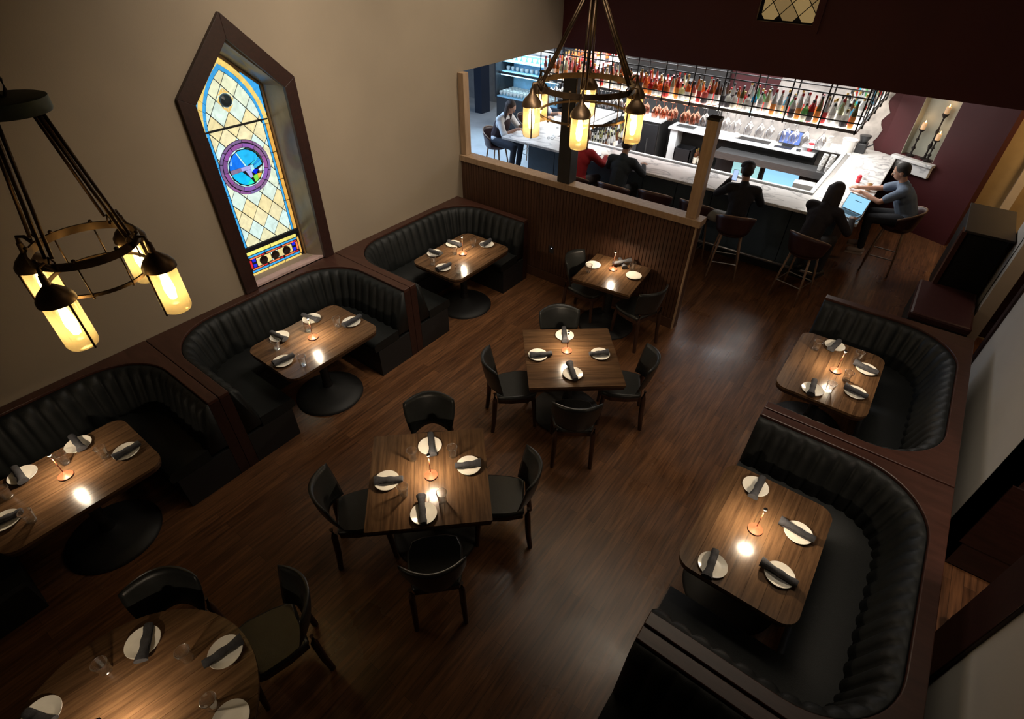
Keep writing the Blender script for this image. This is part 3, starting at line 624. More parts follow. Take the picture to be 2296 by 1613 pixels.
GP = {'A': ['far left', 'far right', 'near left', 'near right'], 'C': ['front left', 'back right'], 'L1': ['middle of the wall side', 'far end', 'near end by the wall', 'near end by the aisle'], 'round': ['left', 'middle', 'right']}
GP['L2'] = GP['L3'] = GP['L1']; GP['R0'] = ['aisle corner, far end', 'far end, seat side', 'middle of the seat side', 'near end']
first = {}
def put(kind, proto, loc, rz, label, cat, grp, rot=None, scale=None):
    if kind not in first:
        first[kind] = 1; proto.location = loc; proto.rotation_euler = (0, 0, rz)
        if scale: proto.scale = scale
        return tag(proto, label, cat, grp)
    o = dup(proto, loc, rz, label, rot, scale); o['group'] = grp; return o
for k in TB:
    for i, (x, y) in enumerate(PL[k]): put('plate', pl0, (x, y, .761), 0, f'white side plate on the {SH[k]}, {POS[k][i]}', 'plate', 'white side plates')
    for i, (x, y) in enumerate(GL.get(k, [])): put('glass', gl0, (x, y, .761), random.random(), f'clear tumbler on the {SH[k]}, {GP[k][i]}', 'glass', 'water tumblers')
    for i, (x, y, a, l) in enumerate(NA[k]):
        if k == 'C': o = put('nap', np0, (x, y, .762+i*.036), math.radians(a-90), ['charcoal rolled napkin under another on the small table by the partition', 'charcoal rolled napkin crossed on top of another on the small table by the partition'][i], 'napkin', 'rolled napkins')
        else: o = put('nap', np0, (x, y, .776), math.radians(a-90)+(PI if i % 2 else 0), f'rolled napkin on the plate of the {SH[k]}, {POS[k][i]}', 'napkin', 'rolled napkins', scale=(1, max(.85, min(1.12, l/.215)), 1))
    x, y = LP[k]
    put('lamp', lm0, (x, y, .761), 0, f'small copper lamp with thin stem on the {SH[k]}', 'lamp', 'copper table lamps')
    d = bpy.data.lights.new('table_lamp_light', 'AREA'); d.shape = 'DISK'; d.size = .030; d.energy = 9.5; d.color = (1, .80, .56)
    o = bpy.data.objects.new('table_lamp_light', d); COL.objects.link(o); o.location = (x, y, .761+.238)
# ================================================================ CHAIRS
def make_chair():
    t = empty('dining_chair')
    seat = [(-.19, -.20), (.19, -.20), (.225, -.05), (.235, .12), (.20, .22), (.10, .25), (-.10, .25), (-.20, .22), (-.235, .12), (-.225, -.05)]
    MB().prism(seat, .425, .475).build('seat', 'chairleather', t, True, bevel=.02, angle=70)
    MB().prism([(x*.95, y*.95) for x, y in seat], .375, .425).build('seat_rail', 'clegs', t, bevel=.006)
    # curved padded back: plan arc, tapered outline, arched gap below
    nu, nv = 16, 8; G = []
    for side in (0, 1):
        for j in range(nv+1):
            v = j/nv
            for i in range(nu+1):
                uu = i/nu*2-1
                hw = .195+.05*math.sin(v*PI*.62)+.012*v
                zlo = .49+.035*(1-uu*uu); zhi = .855-.022*uu*uu+.008
                z = zlo+(zhi-zlo)*v; x = uu*hw; bow = .115*uu*uu
                y = -.235-.075*(z-.48)/.37+bow-.02
                th = .026*math.sqrt(max(0, 1-abs(uu)**6))*math.sqrt(max(.05, math.sin(PI*min(max(v, .04), .96))))+.006
                G.append((x, y+(th if side else -th*.6), z))
    F_ = []; W_ = nu+1; T = (nu+1)*(nv+1)
    for j in range(nv):
        for i in range(nu):
            a = j*W_+i; F_ += [(a, a+1, a+W_+1, a+W_), (T+a, T+a+W_, T+a+W_+1, T+a+1)]
    for i in range(nu): F_ += [(i, T+i, T+i+1, i+1), (nv*W_+i, nv*W_+i+1, T+nv*W_+i+1, T+nv*W_+i)]
    for j in range(nv): a = j*W_; F_ += [(a, a+W_, T+a+W_, T+a), (a+nu, T+a+nu, T+a+W_+nu, a+W_+nu)]
    MB().add(G, F_).build('backrest', 'chairleather', t, True)
    for sx in (-1, 1):
        MB().tube([(sx*.185, .19, .40), (sx*.198, .205, .2), (sx*.205, .215, 0)], [.025, .023, .019], 8).build('leg', 'clegs', t, True, angle=60)
        MB().tube([(sx*.200, -.232, .54), (sx*.198, -.228, .44), (sx*.203, -.240, .2), (sx*.208, -.262, 0)], [.016, .027, .026, .022], 8).build('leg', 'clegs', t, True, angle=60)
    return t
ch0 = make_chair()
def chair(tb, ang_deg, dist, label, extra=0, dx=0, dy=0):
    (cx, cy), _ = TB[tb]; a = math.radians(ang_deg)
    o = put('chair', ch0, (cx+math.cos(a)*dist+dx, cy+math.sin(a)*dist+dy, 0), a+PI/2+math.radians(extra), label, 'chair', 'leather dining chairs'); o.scale = (.88, .93, .98)
chair('A', 134, .56, 'dark leather chair on the far side of the near square table')
chair('A', 42, .56, 'dark leather chair on the right of the near square table', -6)
chair('A', -44, .56, 'dark leather chair with its back to the camera at the near square table')
chair('A', -132, .56, 'dark leather chair on the left of the near square table', 4)
chair('B', 133, .50, 'dark leather chair on the far side of the middle square table')
chair('B', 32, .54, 'dark leather chair on the right of the middle square table', -4)
chair('B', -53, .53, 'dark leather chair with its back to the camera at the middle square table', -2)
chair('B', -134, .58, 'dark leather chair on the left of the middle square table', 2)
chair('C', 181, .33, 'dark chair on the left of the small table by the partition')
chair('C', -8, .42, 'dark chair on the right of the small table by the partition, pushed in', -12)
chair('round', 143, .58, 'dark chair behind the round table, nearest the booth', 0)
chair('round', 76, .72, 'dark chair turned sideways behind the round table, plates before it', -4, -.17, .05)
chair('round', 20, .72, 'dark chair at the lower right of the round table, cut by the photo edge', 0)
# ================================================================ CHANDELIERS
def make_chandelier(nl, R, RL, jr, jl, hp, rp, dz, z2):
    t = empty('chandelier')
    for z, rr, nm in ((0, R, 'upper_ring'), (z2, R*.97, 'lower_ring')):
        hh = .020 if z == 0 else .008; wdt = .006
        MB().lathe([(rr-wdt, z-hh), (rr+wdt, z-hh), (rr+wdt, z+hh), (rr-wdt, z+hh), (rr-wdt, z-hh)], 56, cap=False).build(nm, 'bronze', t, True, angle=40)
    for i in range(nl*2):
        a = 2*PI*(i+.5)/(nl*2); c, s = math.cos(a)*R, math.sin(a)*R
        MB().cyl((c, s, z2), (c, s, 0), .004, .004, 6).build('ring_strut', 'bronze', t, True)
        MB().ell((c, s, .026), (.011, .011, .01), 8, 6).build('stud', 'bronze', t, True); MB().ell((c*.98, s*.98, z2-.012), (.008, .008, .008), 8, 6).build('stud', 'bronze', t, True)
    for i in range(nl):
        a = 2*PI*i/nl; c, s = math.cos(a), math.sin(a)
        for o_ in (-.016, .016):
            MB().cyl((c*R-s*o_, s*R+c*o_, .05), (c*rp-s*o_, s*rp+c*o_, hp-.04), .0085, .0085, 8).build('hanging_rod', 'bronze', t, True)
        MB().tube([(c*(R-.02), s*(R-.02), .02), (c*R, s*R, .055), (c*(R+.02), s*(R+.02), .02), (c*R, s*R, .0)], .006, 6, True).build('rod_hook', 'bronze', t, True)
        MB().tube([(c*R, s*R, -.01), (c*(R+RL)/2, s*(R+RL)/2, .045), (c*(RL-.008), s*(RL-.008), .045), (c*RL, s*RL, .0)], [.012, .010, .009, .012], 8).build('arm', 'bronze', t, True)
        lt = empty('lantern', (c*RL, s*RL, 0)); lt.parent = t; k = jr/.065
        MB().lathe([(.014, .01), (.018, -.02-dz), (.03*k, -.035-dz), (.055*k, -.062-dz), (.072*k, -.092-dz), (.074*k, -.115-dz), (.066*k, -.118-dz)], 24).build('lantern_cap', 'bronze', lt, True, angle=40)
        z0 = -.115-dz
        MB().lathe([(.060*k, z0), (.064*k, z0-.015), (.065*k, z0-jl+.03), (.058*k, z0-jl+.01), (.03*k, z0-jl), (.001, z0-jl-.002)], 20, cap=False).build('glass_jar', 'jar', lt, True)
        for q in (a+1.2, a-1.9):
            MB().cyl((.072*k*math.cos(q), .072*k*math.sin(q), z0), (.072*k*math.cos(q), .072*k*math.sin(q), z0-jl+.01), .006, .005, 6).build('side_rod', 'bronze', lt, True)
        MB().lathe([(.012*k, z0-.005), (.013*k, z0-.03), (.022*k, z0-jl*.35), (.024*k, z0-jl*.5), (.016*k, z0-jl*.7), (.002, z0-jl*.74)], 14).build('bulb', 'bulb', lt, True)
    MB().lathe([(.15 if rp > .1 else .07, hp-.06), (.155 if rp > .1 else .075, hp-.05), (.155 if rp > .1 else .075, hp), (.14 if rp > .1 else .06, hp+.005)], 40).build('top_plate', mat('verdigris bronze plate', (.07, .085, .06), .5, metal=.5, noise=.3, scale=10), t, True, angle=40)
    h = hp
    MB().tube([(0, 0, h), (.03, 0, h+.03), (.035, 0, h+.07), (0, 0, h+.11), (-.035, 0, h+.07), (-.03, 0, h+.03)], .007, 8, True).build('hook', 'iron', t, True)
    return t
P1 = (-3.27, .665, 2.746); P2 = (-2.291, 3.998, 3.085)
for P_, rz, args, lab in ((P1, 5.377, (4, .242, .33, .074, .27, .70, .115, .02, -.17), 'bronze ring chandelier with four jar lanterns at the left edge'),
                         (P2, math.radians(117), (6, .375, .455, .068, .23, .66, .05, 0, -.20), 'bronze ring chandelier with six jar lanterns hanging before the bar')):
    o = make_chandelier(*args); o.location = P_; o.rotation_euler = (0, 0, rz); tag(o, lab, 'chandelier', 'lantern chandeliers')
    MB().cyl((0, 0, args[5]+.10), (0, 0, 5.6-P_[2]), .008, .008, 8).build('chain', 'iron', o, True)
    for i in range(args[0]):
        a = rz+2*PI*i/args[0]; d = bpy.data.lights.new('lantern_light', 'POINT'); d.energy = 1.6; d.color = (1, .66, .33); d.shadow_soft_size = .03
        q = bpy.data.objects.new('lantern_light', d); COL.objects.link(q); q.location = (P_[0]+args[2]*math.cos(a), P_[1]+args[2]*math.sin(a), P_[2]-.115-args[4]*.5)

# ================================================================ BAR
ct = empty('bar_counter'); tag(ct, 'U-shaped bar counter with white veined marble top and slate blue front', 'bar counter')
topz = 1.07
MB().box(-6.2, -.30, 7.90, 8.56, 1.03, topz).build('counter_top', 'marble', ct, bevel=.008)
MB().box(-6.2, -5.42, 8.56, 10.75, 1.03, topz).build('counter_top', 'marble', ct, bevel=.008)
MB().prism([(-.95, 8.56), (-.30, 8.56), (-.30, 11.24), (-.60, 11.39), (-.95, 11.39)], 1.03, topz).build('counter_top', 'marble', ct, bevel=.008)
MB().box(-1.75, -.95, 10.92, 11.39, 1.03, topz).build('counter_top', 'marble', ct, bevel=.008)
MB().box(-5.42, -.95, 8.56, 8.63, 1.01, 1.055).box(-5.42, -5.33, 8.63, 10.75, 1.01, 1.055).box(-1.02, -.95, 8.63, 10.92, 1.01, 1.055).build('drip_channel', 'steel', ct)
MB().box(-5.42, -1.02, 8.63, 8.69, 1.0, topz+.01).box(-5.33, -5.27, 8.69, 10.75, 1.0, topz+.01).box(-1.08, -1.02, 8.69, 10.92, 1.0, topz+.01).build('inner_lip', 'shelfwhite', ct, bevel=.004)
for i in range(9):
    x0 = -5.72+i*.575; MB().box(x0, x0+.565, 8.08, 8.12, .12, 1.03).build('front_panel', 'slate', ct, bevel=.004)
MB().box(-5.72, -.55, 8.12, 8.66, 0, 1.03).box(-5.95, -5.45, 8.66, 10.72, 0, 1.03).box(-.95, -.55, 8.66, 11.38, 0, 1.03).build('carcass', 'darkshelf', ct)
MB().tube([(-5.7, 7.98, .2), (-.5, 7.98, .2)], .022, 8).build('foot_rail', 'steel', ct, True)
# back bar run
bb = empty('back_bar_counter'); tag(bb, 'white topped back bar with open shelf, steel rail and lit fridges', 'counter')
MB().box(-4.25, -1.50, 10.84, 11.28, .91, .955).build('counter_top', 'shelfwhite', bb, bevel=.008)
MB().box(-4.20, -4.05, 10.88, 11.2, 0, .91).build('side_panel', 'shelfwhite', bb)
MB().box(-4.05, -1.50, 11.18, 11.28, 0, .91).build('back_panel', 'darkshelf', bb)
MB().box(-3.15, -1.10, 10.62, 10.95, .72, .76).build('steel_shelf', 'steel', bb, bevel=.01)
MB().box(-3.15, -1.10, 10.61, 10.63, .64, .76).build('steel_rail', 'steel', bb)
MB().box(-3.15, -1.10, 10.84, 11.18, 0, .66).build('fridge_body', 'blackpl', bb)
MB().box(-4.05, -3.15, 10.86, 11.18, .30, .33).build('shelf', 'darkshelf', bb)
for x0, x1 in ((-2.80, -2.30), (-2.20, -1.60)):
    d = MB().box(x0-.03, x1+.03, 10.80, 10.84, .06, .64).build('fridge_door', 'blackpl', bb)
    MB().box(x0, x1, 10.790, 10.80, .10, .60).build('glass_front', 'coolscreen' if x0 < -2.5 else 'screen', d)
    for k in range(6): MB().lathe([(.03, 0), (.03, .13), (.012, .17), (.012, .21)], 8, (x0+.05+k*.075, 10.775, .11)).build('bottle_outline', mat('green glass %d' % k, (.12+.1*(k % 3), .28, .2), .3), d)
# crates and low bottles on the open shelf
cr = MB().box(-4.02, -3.68, 10.80, 11.12, .34, .36).box(-4.02, -4.0, 10.80, 11.12, .36, .6).box(-3.70, -3.68, 10.80, 11.12, .36, .6).box(-4.02, -3.68, 10.80, 10.82, .36, .6).box(-4.02, -3.68, 11.1, 11.12, .36, .6).build('crate', 'blackpl'); tag(cr, 'black plastic crate on the open shelf of the back bar', 'crate')
# ---- bottles
GLS = {}
def gmat(c, tr=.55, rough=.12):
    k = (c, tr)
    if k not in GLS: GLS[k] = mat('bottle glass', c, rough, trans=tr, spec=.6, emis=c, estr=.0)
    return GLS[k]
BP = {'round': [(.001, 0), (.037, 0), (.038, .02), (.038, .17), (.030, .20), (.014, .225), (.0135, .28), (.001, .28)],
      'slim': [(.001, 0), (.030, 0), (.031, .02), (.031, .21), (.024, .24), (.013, .27), (.0125, .32), (.001, .32)],
      'squat': [(.001, 0), (.046, 0), (.048, .02), (.048, .12), (.040, .155), (.016, .18), (.0145, .23), (.001, .23)],
      'tall': [(.001, 0), (.033, 0), (.034, .02), (.031, .20), (.020, .255), (.0135, .29), (.013, .345), (.001, .345)]}
LB = [mat('cream label', (.92, .86, .72), .7), mat('white label', (.95, .95, .93), .7), mat('dark label', (.06, .05, .06), .6), mat('orange label', (.85, .30, .06), .6), mat('red label', (.6, .04, .04), .6)]
CP = [mat('black cap', (.02, .02, .02), .5), mat('gold cap', (.5, .33, .1), .4, metal=.8), mat('red cap', (.5, .02, .02), .5)]
COLS = {'amber': (.42, .11, .02), 'rose': (.62, .20, .18), 'clear': (.62, .63, .62), 'red': (.42, .02, .02), 'green': (.16, .42, .16), 'blue': (.03, .45, .72), 'olive': (.20, .19, .06), 'orange': (.80, .20, .03), 'brown': (.12, .045, .02), 'pale': (.62, .62, .40)}
BM = {}
def bottle(loc, shape, col, li, ci, label, grp, rz=0):
    key = (shape, col, li, ci)
    if key not in BM:
        p = BP[shape]; H_ = p[-1][1]; rr = p[2][0]
        a = MB().lathe(p, 14, cap=False).mesh('bottle'); a.materials.append(gmat(COLS[col], .35 if col in ('clear', 'pale') else .25))
        a.polygons.foreach_set('use_smooth', [True]*len(a.polygons))
        z0, z1 = .018, p[3][1]*.80; b_ = MB().lathe([(rr+.0008, z0), (rr+.0012, (z0+z1)/2), (rr+.0008, z1)], 14, cap=False).mesh('label'); b_.materials.append(LB[li])
        c = MB().lathe([(.0155, H_-.035), (.0155, H_+.004), (.001, H_+.005)], 10).mesh('cap'); c.materials.append(CP[ci]); BM[key] = (a, b_, c)
    a, b_, c = BM[key]; o = bpy.data.objects.new('bottle', a); COL.objects.link(o); o.location = loc; o.rotation_euler = (0, 0, rz); tag(o, label, 'bottle', grp)
    for nm, me in (('label', b_), ('cap', c)):
        q = bpy.data.objects.new(nm, me); COL.objects.link(q); q.parent = o
    return o
# overhead rack: glowing shelf, steel frame, hanging rods with cross rails
rk = empty('hanging_bottle_rack'); tag(rk, 'black steel hanging rack with glowing bottle shelf above the bar', 'rack')
RZ = 1.93; RY0, RY1 = 8.78, 9.16; RX0, RX1 = -6.0, -.82
MB().box(RX0, RX1, RY0, RY1, RZ-.012, RZ+.012).build('shelf', 'shelfglow', rk)
MB().box(RX1-.38, RX1, RY1, 11.36, RZ-.012, RZ+.012).build('shelf', 'shelfglow', rk)
MB().box(RX0, RX1+.02, RY0-.02, RY0, RZ-.02, RZ+.02).box(RX1, RX1+.02, RY0, 11.36, RZ-.02, RZ+.02).box(RX0, RX1-.38, RY1, RY1+.02, RZ-.02, RZ+.02).box(RX0-.02, RX0, RY0, RY1, RZ-.02, RZ+.02).build('edge_frame', 'steel', rk)
for i in range(12):
    x = RX0+.02+i*(RX1-RX0-.02)/11
    MB().cyl((x, RY0-.028, RZ-.03), (x, RY0-.028, ZH), .0105, .0105, 6).build('upright', 'black', rk)
    MB().cyl((x, RY1+.028, RZ-.03), (x, RY1+.028, ZH), .0105, .0105, 6).build('upright', 'black', rk)
for z in (.11, .42): MB().cyl((RX0, RY0-.028, RZ+z), (RX1+.03, RY0-.028, RZ+z), .0095, .0095, 6).build('cross_rail', 'black', rk); MB().cyl((RX0, RY1+.028, RZ+z), (RX1, RY1+.028, RZ+z), .0095, .0095, 6).build('cross_rail', 'black', rk)
for i in range(5):
    y = RY0+.5*i+.35; MB().cyl((RX1+.028, y, RZ-.03), (RX1+.028, y, ZH), .0105, .0105, 6).build('upright', 'black', rk)
MB().cyl((RX1+.028, RY0, RZ+.11), (RX1+.028, 11.34, RZ+.11), .0095, .0095, 6).build('cross_rail', 'black', rk)
MB().box(RX0+.1, RX1-.4, RY0+.1, RY0+.12, RZ-.05, RZ-.02).box(RX0+.1, RX1-.4, RY0+.2, RY0+.22, RZ-.05, RZ-.02).build('glass_rail', 'steel', rk)
rs = random.Random(3)
WARM = ['amber', 'rose', 'orange', 'rose', 'amber', 'red', 'clear', 'rose', 'amber', 'pale']; DARK = ['brown', 'olive', 'amber', 'brown', 'clear']; MIX = ['clear', 'pale', 'clear', 'green', 'clear', 'clear', 'red', 'clear', 'olive', 'blue']
def zone(x): return WARM if x < -2.95 else (DARK if x < -2.45 else MIX)
SHN = {'round': 'round shouldered', 'slim': 'slim', 'squat': 'squat', 'tall': 'tall necked'}
cnt = 0
for row, y in enumerate((RY0+.07, RY0+.185, RY0+.30)):
    x = RX0+.06+row*.03
    while x < RX1-.06:
        col = rs.choice(zone(x)); sh = rs.choice(list(BP)); li = rs.choice([0, 1, 1, 0, 2, 3, 4]); ci = rs.choice([0, 0, 1, 2])
        zn = 'warm lit left stretch' if x < -2.95 else ('dark middle stretch' if x < -2.45 else 'white lit right stretch')
        bottle((x, y, RZ+.012), sh, col, li, ci, f'{SHN[sh]} {col} glass bottle on the hanging rack, {zn}, {["front", "middle", "rear"][row]} row', 'liquor bottles on the hanging rack', rs.random()*6)
        x += rs.uniform(.080, .098)
y = RY1+.08
while y < 11.28:
    for x in (RX1-.08, RX1-.20, RX1-.31):
        col = rs.choice(MIX+['brown', 'blue']); sh = rs.choice(list(BP)); bottle((x, y, RZ+.012), sh, col, rs.choice([0, 1, 2]), rs.choice([0, 1]), f'{SHN[sh]} {col} glass bottle on the side arm of the hanging rack', 'liquor bottles on the rack side arm', rs.random()*6)
    y += .115
y = RY1+.08
while y < 11.28:
    for x in (RX0+.08, RX0+.20, RX0+.31):
        col = rs.choice(WARM); sh = rs.choice(list(BP)); bottle((x, y, RZ+.012), sh, col, rs.choice([0, 1, 2]), rs.choice([0, 1]), f'{SHN[sh]} {col} glass bottle on the far left arm of the hanging rack', 'liquor bottles on the rack left arm', rs.random()*6)
    y += .115
MB().box(RX0, RX0+.38, RY1, 11.36, RZ-.012, RZ+.012).build('shelf', 'shelfglow', rk)
# hanging stemware
rose = thin_glass('stem glass', (.95, .95, .96), gloss=4.5, rough=.18); ros2 = thin_glass('glass with painted reddish light', (.95, .62, .5), gloss=4.5, rough=.18, gcol=(1, .62, .48))  # second glass: reddish light on the stemware is put into its tint
prof = [(.034, -.001), (.034, -.004), (.004, -.008), (.0035, -.075), (.010, -.085), (.034, -.115), (.040, -.145), (.036, -.185), (.031, -.205)]
sm = MB().lathe(prof, 14, cap=False).mesh('wine_glass'); sm.materials.append(rose); sm.polygons.foreach_set('use_smooth', [True]*len(sm.polygons))
sm2 = sm.copy(); sm2.materials[0] = ros2
i = 0; x = RX0+.2
while x < RX1-.35:
    for y in (RY0+.11, RY0+.24):
        pink = -4.3 < x < -2.95
        o = bpy.data.objects.new('wine_glass', sm2 if pink else sm); COL.objects.link(o); o.location = (x+rs.uniform(-.02, .02), y, RZ-.045); o.scale = (1.4, 1.4, 1.35)
        tag(o, ('reddish lit' if pink else 'clear')+f' wine glass hanging upside down under the rack, {"left" if x < -4.3 else ("middle" if pink else "right")} stretch', 'wine glass', 'glasses hanging under the bottle rack'); i += 1
    x += .15 if i % 6 else .21
# small well bottles behind the counter left of centre and along the back bar
k = 0
for j in range(15):
    for x in (-5.14, -5.02, -4.90, -4.78):
        y = 8.95+j*.104; col = rs.choice(['clear', 'brown', 'clear', 'olive', 'pale', 'clear']); sh = rs.choice(['round', 'slim', 'tall']); bottle((x, y, .70), sh, col, rs.choice([1, 2, 0]), 0, f'{SHN[sh]} {col} well bottle in the speed rail along the left bar arm', 'well bottles in the speed rail')
sr = MB().box(-5.24, -4.70, 8.88, 10.52, .66, .70).box(-4.72, -4.70, 8.88, 10.52, .70, .80).box(-5.24, -4.72, 8.88, 10.5, 0, .66).build('speed_rail', 'steel'); tag(sr, 'steel speed rail holding bottles behind the left bar arm', 'shelf')
rf = empty('under_bar_fridge', (-4.85, 11.1, 0)); tag(rf, 'dark under-bar fridge at the rear left of the bar well', 'fridge')
MB().box(-.42, .42, -.25, .25, .06, .98).build('body', 'darkshelf', rf, bevel=.01); MB().box(-.44, .44, -.27, .25, .98, 1.01).build('top', 'shelfwhite', rf, bevel=.004)
for s_ in (-1, 1): q = MB().box(-.19, .19, -.02, 0, .1, .93).build('door', 'blackpl', rf, bevel=.004); q.location = (s_*.205, -.25, 0); MB().box(-.01, .01, -.045, -.02, .35, .65).build('handle', 'steel', q)
for x in [-3.60+.1*j for j in range(4)]:
    for y in (10.92, 11.02): bottle((x, y, .33), 'round', 'brown', 0, 1, 'brown glass bottle standing on the open shelf of the back bar', 'bottles on the back bar shelf')
# back wall shelves with glasses
for z, x0, x1 in ((1.72, -5.5, -4.12),):
    s_ = MB().box(x0, x1, 11.12, 11.37, z, z+.035).build('wall_shelf', 'shelfwhite'); tag(s_, 'white floating shelf with dark plates on the wall behind the bar', 'shelf')
for j in range(7):
    x = -5.35+j*.18; o = MB().lathe([(.001, 0), (.05, 0), (.09, .02), (.092, .03), (.001, .028)], 18).build('dark_plate', 'blackpl', None, True); o.location = (x, 11.24, 1.755); tag(o, 'dark plate on the white floating shelf behind the bar', 'plate', 'dark plates on the wall shelf')
# ---- things on the back bar and counter
def thing_box(name, label, cat, x, y, z, sx, sy, sz, mt, rz=0, par=None, grp=None):
    o = MB().box(-sx/2, sx/2, -sy/2, sy/2, 0, sz).build(name, mt, bevel=.004); o.location = (x, y, z); o.rotation_euler = (0, 0, rz); tag(o, label, cat, grp); return o
cup = [(.030, 0), (.042, .10), (.044, .10)]
def stack(x, y, z, n_, mt, label, lean=0):
    t = empty('cup_stack', (x, y, z)); tag(t, label, 'cups', 'stacks of cups on the back bar')
    for i in range(n_): MB().lathe([(.030, i*.022), (.043, .095+i*.022), (.045, .097+i*.022), (.043, .10+i*.022)], 14).build('cup', mt, t, True)
    t.rotation_euler = (0, lean, 0); return t
stack(-1.32, 10.72, .77, 9, 'whitepl', 'leftmost stack of white paper cups by the marble corner', .12)
stack(-1.20, 10.68, .77, 10, 'whitepl', 'second stack of white paper cups by the marble corner', .10)
stack(-1.36, 11.05, 1.07, 5, 'whitepl', 'white cup stack behind the others beside the black grinder')
bk = empty('bucket', (-1.05, 11.02, 1.07)); tag(bk, 'white bucket on the marble corner of the bar', 'bucket')
MB().lathe([(.09, 0), (.115, .20), (.118, .20), (.108, .197), (.085, .01)], 24).build('bucket_body', 'whitepl', bk, True, angle=40); MB().tube([(.117*math.cos(t_/16*2*PI), .117*math.sin(t_/16*2*PI), .20) for t_ in range(16)], .006, 6, True).build('rim', 'whitepl', bk, True)
gr = empty('grinder', (-.86, 11.12, 1.07)); tag(gr, 'dark coffee grinder beside the white bucket', 'grinder')
MB().box(-.08, .08, -.09, .09, 0, .16).build('body', 'blackpl', gr, bevel=.015); MB().lathe([(.05, .16), (.09, .26), (.09, .28), (.02, .29)], 16).build('hopper', 'blackpl', gr, True, angle=40); MB().cyl((.08, 0, .1), (.16, 0, .16), .012).build('handle', 'blackpl', gr)
MB().lathe([(.04, 0), (.05, .13)], 14).build('container', 'redplastic').location = (-3.32, 11.0, .955); tag(bpy.data.objects['container'], 'red plastic container on the back bar left of the napkins', 'container')
o = MB().lathe([(.04, 0), (.05, .13)], 14).build('container', 'redplastic'); o.location = (-1.62, 11.05, .955); tag(o, 'red plastic container beside the white cup stacks', 'container')
cl = MB().ell((0, 0, .02), (.15, .09, .05), 12, 8).ell((.08, .02, .03), (.08, .06, .05), 10, 6).build('cloth', 'whitepl', None, True); cl.location = (-3.02, 11.0, .955); tag(cl, 'crumpled white cloth on the back bar', 'cloth')
thing_box('bar_mat', 'black rubber bar mat on the back bar', 'mat', -2.62, 11.02, .955, .62, .18, .012, 'blackpl')
thing_box('tray', 'grey tray at the left end of the back bar', 'tray', -3.95, 11.02, .955, .36, .20, .015, 'steel')
tm = empty('touch_terminal', (-2.00, 11.08, .955)); tag(tm, 'payment terminal with blue screen on the back bar', 'terminal')
MB().box(-.10, .10, -.06, .06, 0, .02).build('base', 'blackpl', tm); q = MB().box(-.19, .19, -.012, .012, 0, .24).build('housing', 'blackpl', tm, bevel=.006); q.location = (0, 0, .03); q.rotation_euler = (-.35, 0, 0)
q = MB().box(-.175, .175, -.016, -.0125, .015, .225).build('screen', 'screen2', tm); q.location = (0, 0, .03); q.rotation_euler = (-.35, 0, 0)
thing_box('card_reader', 'small black card reader before the blue terminal', 'card reader', -1.78, 10.93, .955, .07, .11, .02, 'blackpl', .2)
thing_box('keypad', 'black keypad lying on the back bar before the blue terminal', 'keypad', -2.05, 10.93, .955, .30, .10, .012, 'blackpl')
thing_box('receipt_printer', 'white printer box standing in the well by the fridges', 'printer', -1.28, 9.35, .80, .30, .18, .16, 'whitepl', .1)
thing_box('well_bin', 'steel bin in the bar well at the right', 'bin', -1.28, 9.75, .66, .32, .42, .14, 'steel')
tu = MB().box(-1.5, -1.1, 9.1, 10.1, 0, .66).build('under_counter_cabinet', 'darkshelf'); tag(tu, 'dark under-counter cabinet in the bar well', 'cabinet')
for x, y, lab in ((-2.66, 8.35, 'left'), (-2.58, 8.33, 'right')):
    sk = empty('shaker', (x, y, topz)); tag(sk, f'{lab} of two small shakers on the marble bar near the pine post', 'shaker', 'small shakers on the bar')
    MB().lathe([(.020, 0), (.024, .05), (.018, .07)], 12).build('body', 'glassb' if lab == 'left' else 'steel', sk, True); MB().lathe([(.019, .07), (.018, .09), (.002, .095)], 12).build('lid', 'steel', sk, True)
# counter drinks, phone, menu, laptop
for x, y, lab in ((-4.12, 8.28, 'beside the phone on the marble bar'), (-.55, 9.75, 'near the man in the blue shirt'), (-5.7, 9.0, 'on the left arm of the marble bar')):
    o = dup(gl0, (x, y, topz), 0, 'clear drinking glass '+lab); o['group'] = 'glasses on the bar counter'
ph = empty('phone', (-4.32, 8.18, topz), .5); tag(ph, 'phone with lit screen lying on the marble bar', 'phone')
MB().box(-.036, .036, -.075, .075, 0, .009).build('body', 'blackpl', ph, bevel=.003); MB().box(-.032, .032, -.069, .069, .009, .010).build('screen', 'phonescreen', ph)
mn = empty('folded_menu', (-5.62, 9.62, topz), .3); tag(mn, 'brown folded menu card standing on the left arm of the bar', 'menu')
q = MB().box(-.11, .11, -.002, .002, 0, .2).build('page', 'clegs', mn); q.rotation_euler = (.4, 0, 0); q = MB().box(-.11, .11, -.002, .002, 0, .2).build('page', 'clegs', mn); q.rotation_euler = (-.4, 0, 0); q.location = (0, .15, 0)
gla = empty('eyeglasses', (-5.42, 8.33, topz), .3); tag(gla, 'dark eyeglasses lying on the marble bar', 'glasses')
for s_ in (-1, 1): MB().tube([(s_*.035+.024*math.cos(t_*PI/5), .0, .02+.018*math.sin(t_*PI/5)) for t_ in range(10)], .003, 6, True).build('lens_rim', 'blackpl', gla); MB().cyl((s_*.06, 0, .025), (s_*.055, .12, .01), .003).build('temple', 'blackpl', gla)
MB().cyl((-.012, 0, .022), (.012, 0, .022), .003).build('bridge', 'blackpl', gla)
dr = empty('amber_drink', (-.42, 9.28, topz)); tag(dr, 'amber drink in a glass before the man in the blue shirt', 'drink')
MB().lathe([(.035, 0), (.040, .12)], 14, cap=False).build('glass_wall', 'glass', dr, True); MB().lathe([(.033, .004), (.037, .10)], 14).build('liquid', gmat((.8, .42, .08), .5), dr, True)
